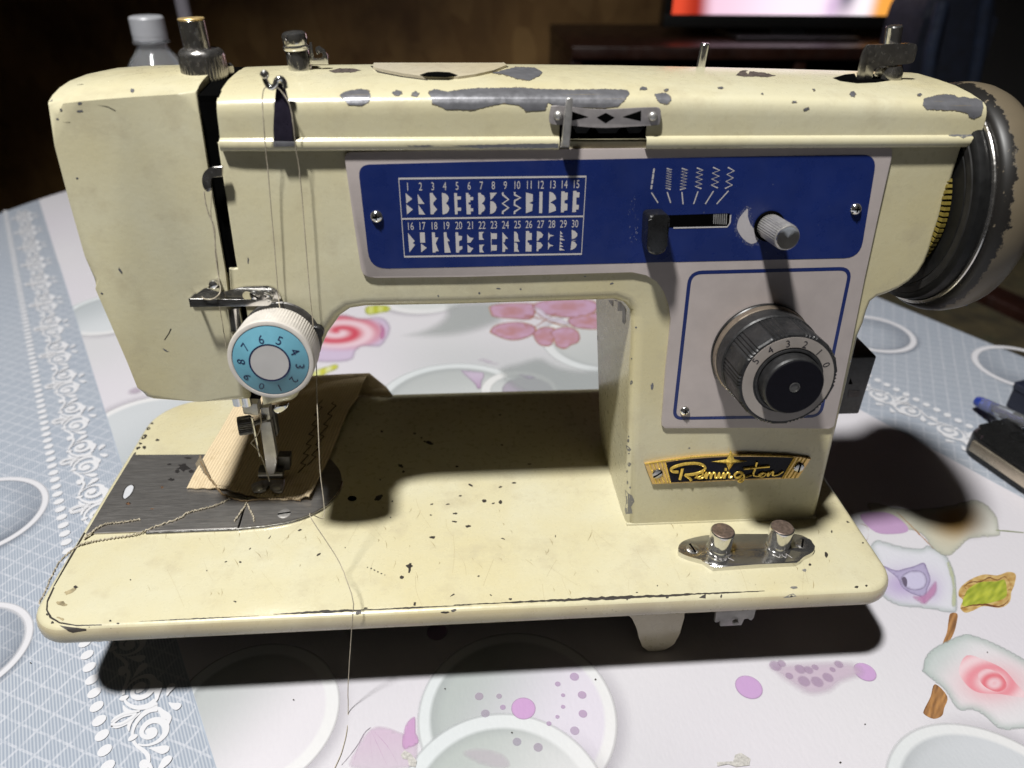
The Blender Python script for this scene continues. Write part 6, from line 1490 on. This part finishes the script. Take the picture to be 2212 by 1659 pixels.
ctop = tz0-22.5
box("cabinet_top", (x0-240, TVY-150, ctop-26), (x1+110, TVY+260, ctop), M['cab'], CBN, 3)
for xx in (x0-240, x0+W_*.45, x1+86): box("cabinet_side", (xx, TVY-140, -750), (xx+24, TVY+250, ctop-26), M['cab'], CBN, 2)
box("cabinet_shelf", (x0-216, TVY-135, ctop-250), (x1+86, TVY+245, ctop-228), M['cab'], CBN, 2)
box("cabinet_back", (x0-216, TVY+225, -748), (x1+86, TVY+249, ctop-26), M['black'], CBN)
# navy backpack leaning beside the television
bq = YP((2045, 110), 1350)
BG = empty("backpack", (bq.x, 1350, -750), "dark navy backpack with a hanging strap right of the television", "backpack")
M['navy_cloth'] = mat('navy_cloth', (.006, .010, .026), .8, 0, .4, 40, .1, .3, 700)
prism("bag_body", rrect(bq.x-80, bq.x+75, -330, bq.z+120, 60, 6), yfr(1350), -120, 20, M['navy_cloth'], BG, 25, 4)
tube("bag_strap", spline([V((bq.x-55, 1322, bq.z+90)), V((bq.x-62, 1300, bq.z-10)), V((bq.x-40, 1295, bq.z-90)), V((bq.x+10, 1305, bq.z-140)), V((bq.x+60, 1320, bq.z-90)), V((bq.x+30, 1322, bq.z+100))], 6), 13, mat('strap', (.010, .020, .05), .8, 0, .3, 60), BG, 10)
ST_ = box("low_stool", (bq.x-130, 1230, -750), (bq.x+130, 1480, -331), M['cab'], None, 6)
tag(ST_, "dark low stool block under the navy backpack", "stool")
# bench with an olive cover and a dark rail, right of the table
BN = empty("bench", ab(860, 150, -700), "bench with speckled olive cover and a dark red rail beyond the table edge", "bench")
M['olive'] = mat('olive_cover', (.060, .046, .018), .9, 0, .5, 26, .1, .3, 300, dust=((.030, .040, .018), 18, .55))
bf = lambda x, y, z=0.0: U2*x+U1*y+V((0, 0, z))
r0_ = on((1960, 628), (0, 0, 1), -330); ra, rb = toab(r0_)
q1_ = on(FRR(1700, 150), (0, 0, 1), -328); q2_ = on(FRR(2097, 330), (0, 0, 1), -328)
bd_ = V((q2_.x-q1_.x, q2_.y-q1_.y, 0)).normalized(); bn_ = V((-bd_.y, bd_.x, 0)); ro = V((q1_.x, q1_.y, 0))
brf = lambda x, y, z=0.0: ro+bd_*x+bn_*y+V((0, 0, z))
box("bench_cushion", (-700, -520, -440), (700, -30, -340), M['olive'], BN, 20, brf)
box("bench_cushion", (-700, 36, -440), (700, 520, -336), M['olive'], BN, 20, brf)
box("bench_rail", (-705, -27, -440), (705, 33, -328), M['cab'], BN, 5, brf)
box("bench_base", (-690, -500, -750), (690, 500, -441), M['cab'], BN, 4, brf)
# room shell
M['floor'] = mat('brown_floor', (.045, .032, .016), .6, 0, .5, 14)
box("floor", (-2600, -2200, -790), (3200, 2700, -751), M['floor'])
m, nt, b = nodes('chipboard_wall'); M['osb'] = m
p = pos(nt); vo = N(nt, 'ShaderNodeTexVoronoi'); vo.inputs['Scale'].default_value = 15
mpn = N(nt, 'ShaderNodeMapping'); mpn.inputs['Scale'].default_value = (1.4, 1, .6); mpn.inputs['Rotation'].default_value = (0, .7, 0); L(nt, p, mpn.inputs['Vector']); L(nt, mpn.outputs[0], vo.inputs['Vector'])
c = mixc(nt, vo.outputs['Color'], (.26, .135, .045), (.46, .27, .10))
c = mixc(nt, ramp(nt, noise(nt, p, 3.2, 5), [(.35, (0, 0, 0)), (.7, (1, 1, 1))]), c, (.085, .038, .012))
L(nt, c, b.inputs['Base Color']); b.inputs['Roughness'].default_value = .55
bump(nt, b, vo.outputs['Distance'], .2, .004)
bw_ = box("back_wall", (-2600, 1980, -750), (1500, 2040, 1900), M['osb'])
fw_ = box("front_wall", (-2600, -1700, -750), (3200, -1640, 1900), mat('pale_plaster', (.70, .66, .58), .8, 0, .06, 5))
rw_ = box("right_wall", (2300, -1640, -750), (2360, 1900, 1900), mat('right_plaster', (.40, .37, .33), .8, 0, .06, 5))
gw_ = box("grey_wall", (1500, 1900, -750), (3200, 1960, 1900), mat('grey_plaster', (.075, .072, .072), .8, 0, .1, 6))
lw_ = box("left_wall", (-2600, -2200, -750), (-2540, 1980, 1900), M['osb'])
cl_w = box("ceiling", (-2600, -2200, 1900), (3200, 2700, 1940), mat('ceiling_paint', (.12, .11, .10), .8, 0, .05))
for o_ in (bpy.data.objects["floor"], bw_, gw_, lw_, cl_w, fw_, rw_): tag(o_, kind='structure')
tag(bpy.data.objects["floor"], "dark brown floor"); tag(bw_, "brown chipboard wall"); tag(gw_, "dim grey wall at the right")
